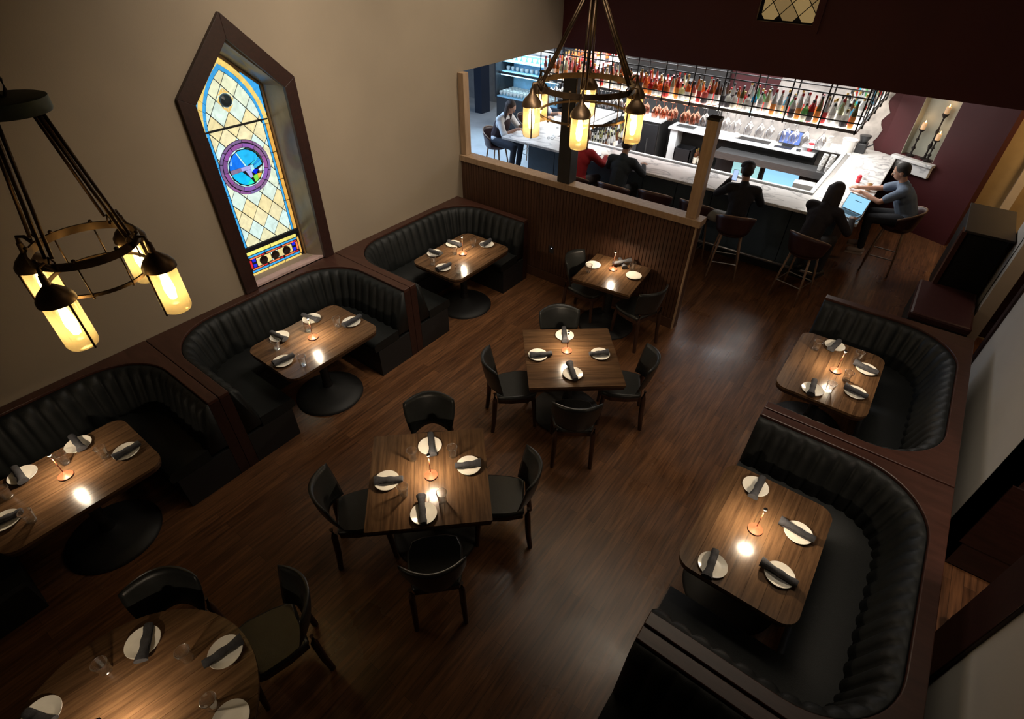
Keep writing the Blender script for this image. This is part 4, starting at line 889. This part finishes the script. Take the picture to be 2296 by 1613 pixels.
rc = MB().lathe([(.03, 0), (.034, .09), (.02, .11)], 12).build('ketchup_pot', 'redplastic', None, True); rc.location = (-.60, 9.55, topz); tag(rc, 'small dark red pot on the right arm of the bar', 'pot')
lp = empty('laptop', (-.50, 8.18, topz), math.radians(-28)); tag(lp, 'open silver laptop with pale blue screen on the bar', 'laptop')
MB().box(-.16, .16, -.11, .11, 0, .015).build('keyboard_base', 'steel', lp, bevel=.004); MB().box(-.14, .14, -.02, .08, .015, .017).build('keyboard', 'blackpl', lp)
q = MB().box(-.16, .16, 0, .008, 0, .215).build('lid', 'steel', lp, bevel=.003); q.location = (0, .11, .012); q.rotation_euler = (-.30, 0, 0)
q2 = MB().box(-.15, .15, -.002, 0, .012, .205).build('screen', 'screen', q)
MB().box(-.04, .06, -.004, -.002, .14, .147).build('text_line', 'blackpl', q)
tb = thing_box('tablet', 'dark tablet lying on the bar beside the laptop', 'tablet', -.36, 7.98+.06, topz, .10, .15, .008, 'blackpl', -.3)
# ---- display case
dc = empty('display_case', (-8.95, 11.1, 0)); tag(dc, 'glass display case glowing blue white beside the lounge floor', 'display case')
MB().box(.04, 1.9, .05, .8, .08, .78).build('base_cabinet', 'blackpl', dc, bevel=.02); MB().box(0.08, 1.86, .1, .75, 0, .08).build('plinth', 'kick', dc)
MB().box(.04, 1.9, .72, .78, .78, 1.75).build('back_wall', 'caseblue', dc); MB().box(.04, 1.9, .05, .78, .78, .81).build('deck', 'caseblue', dc)
MB().add([(.04, .0, .80), (1.9, .0, .80), (1.9, .12, 1.30), (.04, .12, 1.30)], [(0, 1, 2, 3)]).build('glass_front', 'glass', dc)
MB().box(.04, 1.9, .12, .15, 1.28, 1.33).box(.04, .07, .0, .78, .78, 1.75).box(1.87, 1.9, .0, .78, .78, 1.75).build('frame', 'blackpl', dc)
MB().box(.04, 1.9, .2, .78, 1.74, 1.78).build('top', 'shelfwhite', dc)
for z in (1.30, 1.52): MB().box(.07, 1.87, .25, .72, z, z+.015).build('shelf', 'caseblue', dc)
MB().box(.1, 1.84, .3, .34, 1.70, 1.73).box(.1, 1.84, .16, .20, 1.25, 1.28).build('light_strip', 'casewhite', dc)
d_ = bpy.data.lights.new('case_light', 'AREA'); d_.energy = 40; d_.color = (.50, .80, 1); d_.size = 1.7; d_.shape = 'RECTANGLE'; d_.size_y = .3; o = bpy.data.objects.new('case_light', d_); COL.objects.link(o); o.location = (-8.0, 11.35, 1.70)
for z, nn, yy in ((.815, 16, .14), (.815, 16, .26), (.815, 16, .38), (.815, 16, .50), (.815, 16, .62), (1.318, 12, .42), (1.538, 11, .45)):
    for j in range(nn):
        x = -8.82+j*(1.68/nn); rr = .048+.006*math.sin(j*5)
        o = MB().lathe([(.001, 0), (rr*.7, 0), (rr, .05), (rr, .075), (rr*.8, .09), (.001, .092)], 10).build('white_cup', 'china', None, True); o.location = (x, 11.1+yy, z+(.12 if z < 1 and yy > .3 else 0)*(.5 if yy < .4 else 1)*0); tag(o, f'white cup in the glowing display case, {"lower deck" if z < 1 else ("middle shelf" if z < 1.4 else "top shelf")}', 'cup', 'white cups in the display case')
# ---- niche shelf and candles
ns = empty('niche_shelf', (A.x, A.y, 0), ang); tag(ns, 'white marble ledge under the candle niche', 'shelf')
MB().box(.28, .95, -.12, .0, 1.07, 1.12).build('ledge', 'marble', ns, bevel=.006); MB().box(.33, .93, -.08, 0, .90, 1.07).build('apron', 'marble', ns, bevel=.006)
for s_, yy, h, lab in ((.49, .04, .42, 'left short'), (.70, .075, .70, 'tallest rear'), (.78, .01, .33, 'right short')):
    nx, ny = -math.sin(ang), math.cos(ang); px, py = A.x+D.x*s_+nx*yy, A.y+D.y*s_+ny*yy
    cs = empty('candlestick', (px, py, 1.13)); tag(cs, f'{lab} wrought iron candlestick with a lit candle in the niche', 'candlestick', 'candlesticks in the niche')
    MB().lathe([(.055, 0), (.06, .012), (.02, .03), (.012, h*.2), (.032, h*.3), (.012, h*.38), (.010, h*.55), (.026, h*.62), (.010, h*.7), (.012, h*.9), (.045, h*.97), (.045, h)], 14).build('stick', 'iron', cs, True, angle=60)
    MB().lathe([(.033, h), (.034, h+.095), (.028, h+.10), (.001, h+.092)], 16).build('candle', 'wax', cs, True, angle=60)
    MB().lathe([(.001, h+.095), (.009, h+.108), (.006, h+.125), (.001, h+.14)], 8).build('flame', 'flame', cs, True)
    d_ = bpy.data.lights.new('candle_light', 'POINT'); d_.energy = .25; d_.color = (1, .6, .3); d_.shadow_soft_size = .02; o = bpy.data.objects.new('candle_light', d_); COL.objects.link(o); o.location = (px, py, 1.13+h+.17)
# ---- dark tall banquette by the right wall
bq = empty('high_backed_bench', (.95, 7.75, 0)); tag(bq, 'tall dark upholstered bench beside the right wall', 'bench')
MB().box(-.30, .32, -.50, .45, 0, .36).build('plinth', 'kick', bq, bevel=.01); MB().box(-.31, .33, -.52, .48, .36, .46).build('seat', 'leather2', bq, bevel=.03)
MB().box(-.12, .32, .46, .60, .36, 1.20).build('backrest', 'leather', bq, bevel=.03); MB().box(-.14, .34, .60, 1.50, .10, 1.18).build('housing', 'kick', bq, bevel=.01); MB().box(-.15, .35, .44, 1.52, 1.18, 1.21).build('cap', 'darkshelf', bq, bevel=.005)
MB().box(-.17, -.12, .42, .60, .3, 1.19).build('end_trim', 'cap', bq)
rg = MB().box(.05, .9, 6.3, 7.15, .001, .012).build('floor_mat', mat('dark floor mat', (.02, .018, .02), .95, noise=.2, scale=30)); tag(rg, 'dark mat on the floor behind the farthest right booth', 'mat')
sh_ = empty('boots', (1.62, 3.15, 0)); tag(sh_, 'dark boots on the hallway floor beyond the right doorway', 'boots')
for i, (dx, dy) in enumerate(((0, 0), (-.06, .22))):
    MB().ell((dx, dy, .05), (.06, .13, .055), 14, 8).ell((dx, dy+.06, .12), (.05, .06, .10), 12, 8).build('boot', 'kick', sh_, True)
# ================================================================ BAR STOOLS
def make_stool():
    t = empty('bar_stool'); H_ = .74
    for sx, sy in ((-1, 1), (1, 1), (-1, -1), (1, -1)): MB().tube([(sx*.13, sy*.12, H_-.06), (sx*.165, sy*.155, .40), (sx*.20, sy*.19, 0)], [.017, .014, .011], 8).build('leg', 'stoolwood', t, True)
    MB().tube([(-.17, .17, .27), (.17, .17, .27), (.17, -.17, .27), (-.17, -.17, .27)], .009, 6, True).build('footrest', 'steel', t)
    MB().lathe([(.001, H_-.06), (.19, H_-.06), (.215, H_-.03), (.21, H_), (.001, H_+.01)], 24).build('seat', 'leather2', t, True, angle=60)
    G = []; nu, nv = 18, 5
    for side in (0, 1):
        for j in range(nv+1):
            for i in range(nu+1):
                a = PI+PI*(-.02+1.04*i/nu); e = abs(i/nu*2-1); zt = .30-.13*e**2
                rr = .205+.05*(j/nv)+(.018 if side else 0); G.append((rr*math.cos(a), rr*math.sin(a)*1.0, H_-.02+zt*j/nv))
    W_ = nu+1; T = W_*(nv+1); F_ = []
    for j in range(nv):
        for i in range(nu): q = j*W_+i; F_ += [(q, q+1, q+W_+1, q+W_), (T+q, T+q+W_, T+q+W_+1, T+q+1)]
    for i in range(nu): F_ += [(i, T+i, T+i+1, i+1), (nv*W_+i, nv*W_+i+1, T+nv*W_+i+1, T+nv*W_+i)]
    for j in range(nv): q = j*W_; F_ += [(q, q+W_, T+q+W_, T+q), (q+nu, T+q+nu, T+q+W_+nu, q+W_+nu)]
    MB().add(G, F_).build('bucket_back', 'leather2', t, True)
    pts = []
    for i in range(nu+1):
        a = PI+PI*(-.02+1.04*i/nu); e = abs(i/nu*2-1); pts.append((.264*math.cos(a), .264*math.sin(a), H_-.02+.30-.13*e**2))
    MB().tube(pts, .010, 6).build('back_rim', 'stoolwood', t, True)
    return t
M['stoolwood'] = wood('pale bent wood', (.22, .13, .08), (.34, .22, .14), .4, (6, 6, 1), 5, .1)
st0 = make_stool()
STL = [(-6.68, 8.36, -90+8, 'bar stool under the long haired man in a waistcoat'), (-6.75, 9.55, -90, 'bar stool on the outer side of the left bar arm'), (-4.32, 7.42, 0, 'bar stool under the person in the red top'), (-3.62, 7.47, 0, 'bar stool under the person in the brimmed hat'),
       (-2.98, 7.60, 4, 'empty bar stool nearer the person in the brimmed hat'), (-2.32, 7.62, -4, 'empty bar stool behind the pine post'), (-1.72, 7.52, 18, 'bar stool under the person in the dark cap'), (-.72, 7.50, -14, 'bar stool under the person with the laptop'), (.12, 9.15, 90, 'bar stool under the man in the blue shirt')]
for i, (x, y, a, lab) in enumerate(STL): put('stool', st0, (x, y, 0), math.radians(a), lab, 'bar stool', 'bar stools')
# ================================================================ PEOPLE
def caps(m, p0, p1, r0, r1, n=12):
    p0, p1 = Vector(p0), Vector(p1); d = p1-p0; l = max(d.length, 1e-4); q = d.to_track_quat('Z', 'Y').to_matrix().to_4x4()
    pr = [(.001, -r0)]+[(r0*math.cos(t), r0*math.sin(t)) for t in (-1.1, -.6, 0)]+[(r1*math.cos(t), l+r1*math.sin(t)) for t in (0, .6, 1.1)]+[(.001, l+r1)]
    m.lathe(pr, n, tuple(p0), q)
def remesh(m, name, mt, parent, vox, sm=2):
    me = m.mesh(name); o = bpy.data.objects.new(name, me); COL.objects.link(o)
    rm = o.modifiers.new('r', 'REMESH'); rm.mode = 'VOXEL'; rm.voxel_size = vox; s_ = o.modifiers.new('s', 'SMOOTH'); s_.iterations = sm; s_.factor = .5
    bpy.context.view_layer.update(); dg = bpy.context.evaluated_depsgraph_get(); nm = bpy.data.meshes.new_from_object(o.evaluated_get(dg)); o.modifiers.clear(); o.data = nm; nm.name = name; bpy.data.meshes.remove(me)
    nm.materials.clear(); nm.materials.append(mt); nm.polygons.foreach_set('use_smooth', [True]*len(nm.polygons)); o.parent = parent; return o
def ik(a, b, l1, l2, pole):
    a, b = Vector(a), Vector(b); d = b-a; L_ = min(d.length, (l1+l2)*.995); dn = d.normalized(); x = (l1*l1-l2*l2+L_*L_)/(2*L_); h = math.sqrt(max(0, l1*l1-x*x))
    p = Vector(pole); p = (p-dn*p.dot(dn)).normalized(); return a+dn*x+p*h, a+dn*L_
def person(label, loc, rz, skin, shirt, trous, hairc, hair, hands, lean=.28, head=(.35, 0), sleeves='long', hat=None, vest=None, knees=None, sz=.76, shoes=(.02, .02, .02)):
    t = empty('person', (loc[0], loc[1], 0), rz); tag(t, label, 'person')
    sk = mat('skin', skin, .55, noise=.06, scale=30); shm = mat('shirt cloth', shirt, .85, noise=.12, scale=12, bump=.3, bscale=25); tr = mat('trouser cloth', trous, .85, noise=.12, scale=14, bump=.2, bscale=30); hm = mat('hair', hairc, .6, noise=.35, scale=60, stretch=(4, 4, .6), bump=.4, bscale=90)
    hip = Vector((0, -.04, sz+.09)); sp = Vector((0, math.sin(lean), math.cos(lean)))
    chest = hip+sp*.30; sh = hip+sp*.45; nk = hip+sp*.52+Vector((0, .01, 0)); S = [sh+Vector((s_*.175, 0, -.02)) for s_ in (-1, 1)]
    hp, hy_ = head; Rm = Matrix.Rotation(hy_, 4, 'Z') @ Matrix.Rotation(-hp, 4, 'X'); hc = nk+(Rm @ Vector((0, .03, .145)))
    E_ = []; Wr = []
    for i, s_ in enumerate((-1, 1)):
        e, w_ = ik(S[i], hands[i], .29, .26, (s_*.8, -.2, -1)); E_.append(e); Wr.append(w_)
    def H(p): return hc+(Rm @ Vector(p))
    b = MB()
    caps(b, nk-sp*.06, H((0, -.02, -.06)), .052, .050)
    b.ell(tuple(hc+Rm @ Vector((0, -.008, .025))), (.076, .094, .092), 18, 14, Rm); b.ell(tuple(H((0, .022, -.040))), (.056, .062, .068), 16, 12, Rm)
    caps(b, H((0, .085, .012)), H((0, .104, -.018)), .009, .013, 8)
    for s_ in (-1, 1): b.ell(tuple(H((s_*.076, -.005, -.005))), (.012, .022, .032), 8, 8, Rm); caps(b, H((s_*.012, .083, .024)), H((s_*.042, .072, .026)), .010, .009, 8)
    caps(b, hip, chest, .10, .11); caps(b, chest, sh, .11, .08); 
    for i, s_ in enumerate((-1, 1)):
        caps(b, sh, S[i], .06, .05); caps(b, S[i], E_[i], .046, .037); caps(b, E_[i], Wr[i], .038, .026)
        d = (Wr[i]-E_[i]).normalized(); fw = Vector((d.x*.5, d.y+.25, d.z*.3)).normalized(); up = Vector((0, 0, 1)); sd = fw.cross(up).normalized()
        pm = Wr[i]+fw*.045; caps(b, Wr[i], pm, .024, .030); caps(b, pm-sd*.020, pm+sd*.020+fw*.004, .018, .018)
        for k, (o_, ln) in enumerate(((-.030, .062), (-.011, .072), (.009, .068), (.028, .054))):
            p0 = pm+sd*o_*1.1+fw*.022; p1 = p0+fw*ln*.5-up*.004+sd*o_*.15; p2 = p1+fw*ln*.42-up*.022; caps(b, p0, p1, .0095, .009, 8); caps(b, p1, p2, .009, .0078, 8)
        inn_ = sd*(-s_ if sd.x > 0 else s_); p0 = Wr[i]+fw*.02+inn_*.024; p1 = p0+inn_*.028+fw*.030; caps(b, p0, p1, .012, .011, 8); caps(b, p1, p1+fw*.030-inn_*.004, .011, .009, 8)
    kn = knees or [(-.13, .40, sz+.03), (.13, .40, sz+.03)]; an = [(k[0]*1.05, k[1]-.06, .33 if not knees else k[2]-.42) for k in kn]
    for i, s_ in enumerate((-1, 1)):
        caps(b, hip+Vector((s_*.09, .03, -.02)), kn[i], .07, .05); caps(b, kn[i], an[i], .045, .032)
    remesh(b, 'body', sk, t, .0085)
    c = MB()
    c.ell(tuple(hip+Vector((0, 0, .02))), (.165, .13, .12), 18, 12); caps(c, hip+Vector((0, .0, .04)), chest, .135, .140); c.ell(tuple(chest+sp*.03), (.175, .125, .15), 18, 12, Matrix.Rotation(-lean, 4, 'X'))
    caps(c, S[0], S[1], .075, .075); caps(c, sh, nk-sp*.02, .09, .062)
    for i in (0, 1):
        if sleeves == 'long': caps(c, S[i], E_[i], .068, .054); caps(c, E_[i], Wr[i]-(Wr[i]-E_[i]).normalized()*.02, .053, .038)
        elif sleeves == 'rolled': caps(c, S[i], E_[i], .068, .055); caps(c, E_[i], E_[i].lerp(Wr[i], .15), .055, .054)
        else: caps(c, S[i], S[i].lerp(E_[i], .68), .070, .064)
    remesh(c, 'shirt', shm, t, .012, 3)
    g = MB(); g.ell(tuple(hip+Vector((0, 0, -.03))), (.175, .15, .11), 18, 12)
    for i, s_ in enumerate((-1, 1)): caps(g, hip+Vector((s_*.09, .03, -.02)), kn[i], .098, .068); caps(g, kn[i], Vector(an[i])+Vector((0, 0, .03)), .064, .050)
    remesh(g, 'trousers', tr, t, .013, 3)
    for i in (0, 1):
        f_ = MB(); a = Vector(an[i]); caps(f_, a+Vector((0, -.03, -.03)), a+Vector((0, .14, -.055)), .042, .036); f_.box(a.x-.038, a.x+.038, a.y-.065, a.y+.17, a.z-.10, a.z-.075); f_.build('shoe', mat('shoe leather', shoes, .4), t, True, angle=50)
    if vest:
        v_ = MB(); caps(v_, hip+Vector((0, .0, .05)), chest, .146, .152); v_.ell(tuple(chest+sp*.03), (.168, .140, .145), 18, 12, Matrix.Rotation(-lean, 4, 'X')); remesh(v_, 'waistcoat', mat('waistcoat cloth', vest, .8), t, .012, 2)
    # face
    for s_ in (-1, 1):
        MB().ell(tuple(H((s_*.029, .079, .006))), (.0115, .008, .0075), 10, 8, Rm).build('eye', 'eyewhite', t, True); MB().ell(tuple(H((s_*.029, .0855, .005))), (.005, .004, .005), 8, 6, Rm).build('iris', 'blackpl', t, True); caps_ = MB(); caps(caps_, H((s_*.016, .087, .024)), H((s_*.044, .077, .026)), .0042, .003, 6); caps_.build('eyebrow', hm, t, True)
    q = MB(); q.ell(tuple(H((0, .080, -.052))), (.024, .007, .006), 12, 8, Rm).build('mouth', 'lips', t, True)
    h = MB()
    if hair != 'bald':
        h.ell(tuple(H((0, -.022, .040))), (.086, .098, .088), 20, 14, Rm); h.ell(tuple(H((0, -.045, .0))), (.080, .068, .075), 18, 12, Rm)
        if hair == 'long':
            for k in range(9):
                a = PI+PI*(k/8); x, y = .072*math.cos(a), .062*math.sin(a)-.03; caps(h, H((x, y, .03)), hc+Vector((x*1.35, y*1.1-.035, -.22-.05*math.sin(k*2.1))), .036, .022, 8)
        remesh(h, 'hair', hm, t, .010, 1)
    else:
        h.ell(tuple(H((0, -.03, .022))), (.083, .085, .070), 20, 14, Rm); remesh(h, 'hair', hm, t, .010, 1)
    if hat:
        hh = empty('hat', tuple(H((0, -.01, .06)))); hh.parent = t; hh.rotation_euler = Rm.to_euler(); mm = mat('hat felt', hat[1], .8, noise=.15, scale=20)
        if hat[0] == 'brim':
            MB().lathe([(.001, .12), (.06, .125), (.085, .10), (.095, .04), (.098, .012), (.150, .004), (.172, .016), (.174, .010), (.150, -.006), (.09, .0)], 28, cap=False).build('brimmed_crown', mm, hh, True); MB().lathe([(.0965, .014), (.0965, .036)], 28, cap=False).build('hat_band', 'blackpl', hh, True)
        else:
            MB().lathe([(.001, .082), (.05, .072), (.085, .045), (.096, .005), (.096, -.01)], 24, cap=False).build('cap_crown', mm, hh, True); MB().prism([(-.07, .06), (.07, .06), (.065, .13), (.035, .165), (-.035, .165), (-.065, .13)], -.012, -.004).build('cap_peak', mm, hh)
    return t
M['eyewhite'] = mat('eye white', (.75, .72, .68), .3); M['lips'] = mat('lips', (.32, .10, .09), .5)
D_ = math.radians; LT = (.52, .30, .21)
person('long haired man in dark waistcoat and white shirt seated at the left bar arm', (-6.60, 8.36), D_(-84), LT, (.72, .74, .76), (.03, .035, .05), (.045, .022, .014), 'long', [(-.16, .44, 1.13), (.14, .46, 1.13)], .34, (.55, 0), 'rolled', vest=(.03, .014, .018))
person('person in light grey top leaning on the left arm of the bar', (-6.66, 9.50), D_(-90), (.46, .26, .17), (.48, .52, .60), (.04, .045, .06), (.12, .07, .04), 'short', [(-.22, .50, 1.12), (.18, .52, 1.12)], .40, (.4, 0), 'short')
person('bald person in a red top at the bar behind the black post', (-4.30, 7.50), 0, (.50, .25, .15), (.34, .012, .02), (.03, .02, .022), (.33, .22, .15), 'bald', [(-.2, .50, 1.12), (.2, .50, 1.12)], .22, (.25, .1))
person('person in a dark jacket and brown brimmed hat at the bar', (-3.60, 7.54), D_(4), (.42, .24, .16), (.018, .024, .032), (.02, .02, .024), (.05, .03, .02), 'short', [(-.22, .50, 1.12), (.2, .48, 1.12)], .24, (.3, -.1), hat=('brim', (.34, .20, .12)))
person('person in black jacket and cap holding up a phone at the bar', (-1.74, 7.56), D_(14), (.40, .22, .15), (.014, .012, .014), (.26, .27, .27), (.02, .012, .01), 'short', [(-.20, .38, 1.27), (.16, .44, 1.12)], .22, (.3, .25), hat=('cap', (.015, .013, .013)), knees=[(-.50, .16, .84), (-.44, .26, .80)], shoes=(.35, .22, .2))
person('long dark haired woman in black seated before the laptop', (-.74, 7.55), D_(-16), (.45, .26, .19), (.014, .010, .013), (.02, .018, .022), (.020, .012, .010), 'long', [(-.04, .50, 1.12), (.26, .42, 1.12)], .34, (.4, -.15))
person('man in a blue grey T-shirt leaning his arms on the right arm of the bar', (.14, 9.17), D_(96), (.50, .27, .18), (.15, .20, .28), (.018, .02, .026), (.018, .014, .012), 'short', [(-.12, .60, 1.12), (.08, .66, 1.12)], .42, (.35, .05), 'short', shoes=(.5, .42, .38))
pq = empty('phone', (-1.98, 7.90, 1.335), .25); tag(pq, 'phone with blue screen held up by the person in the cap', 'phone')
MB().box(-.036, .036, -.004, .004, -.075, .075).build('body', 'blackpl', pq, bevel=.003); MB().box(-.032, .032, -.006, -.004, -.068, .068).build('screen', 'phonescreen', pq); pq.rotation_euler = (-.3, 0, .2)
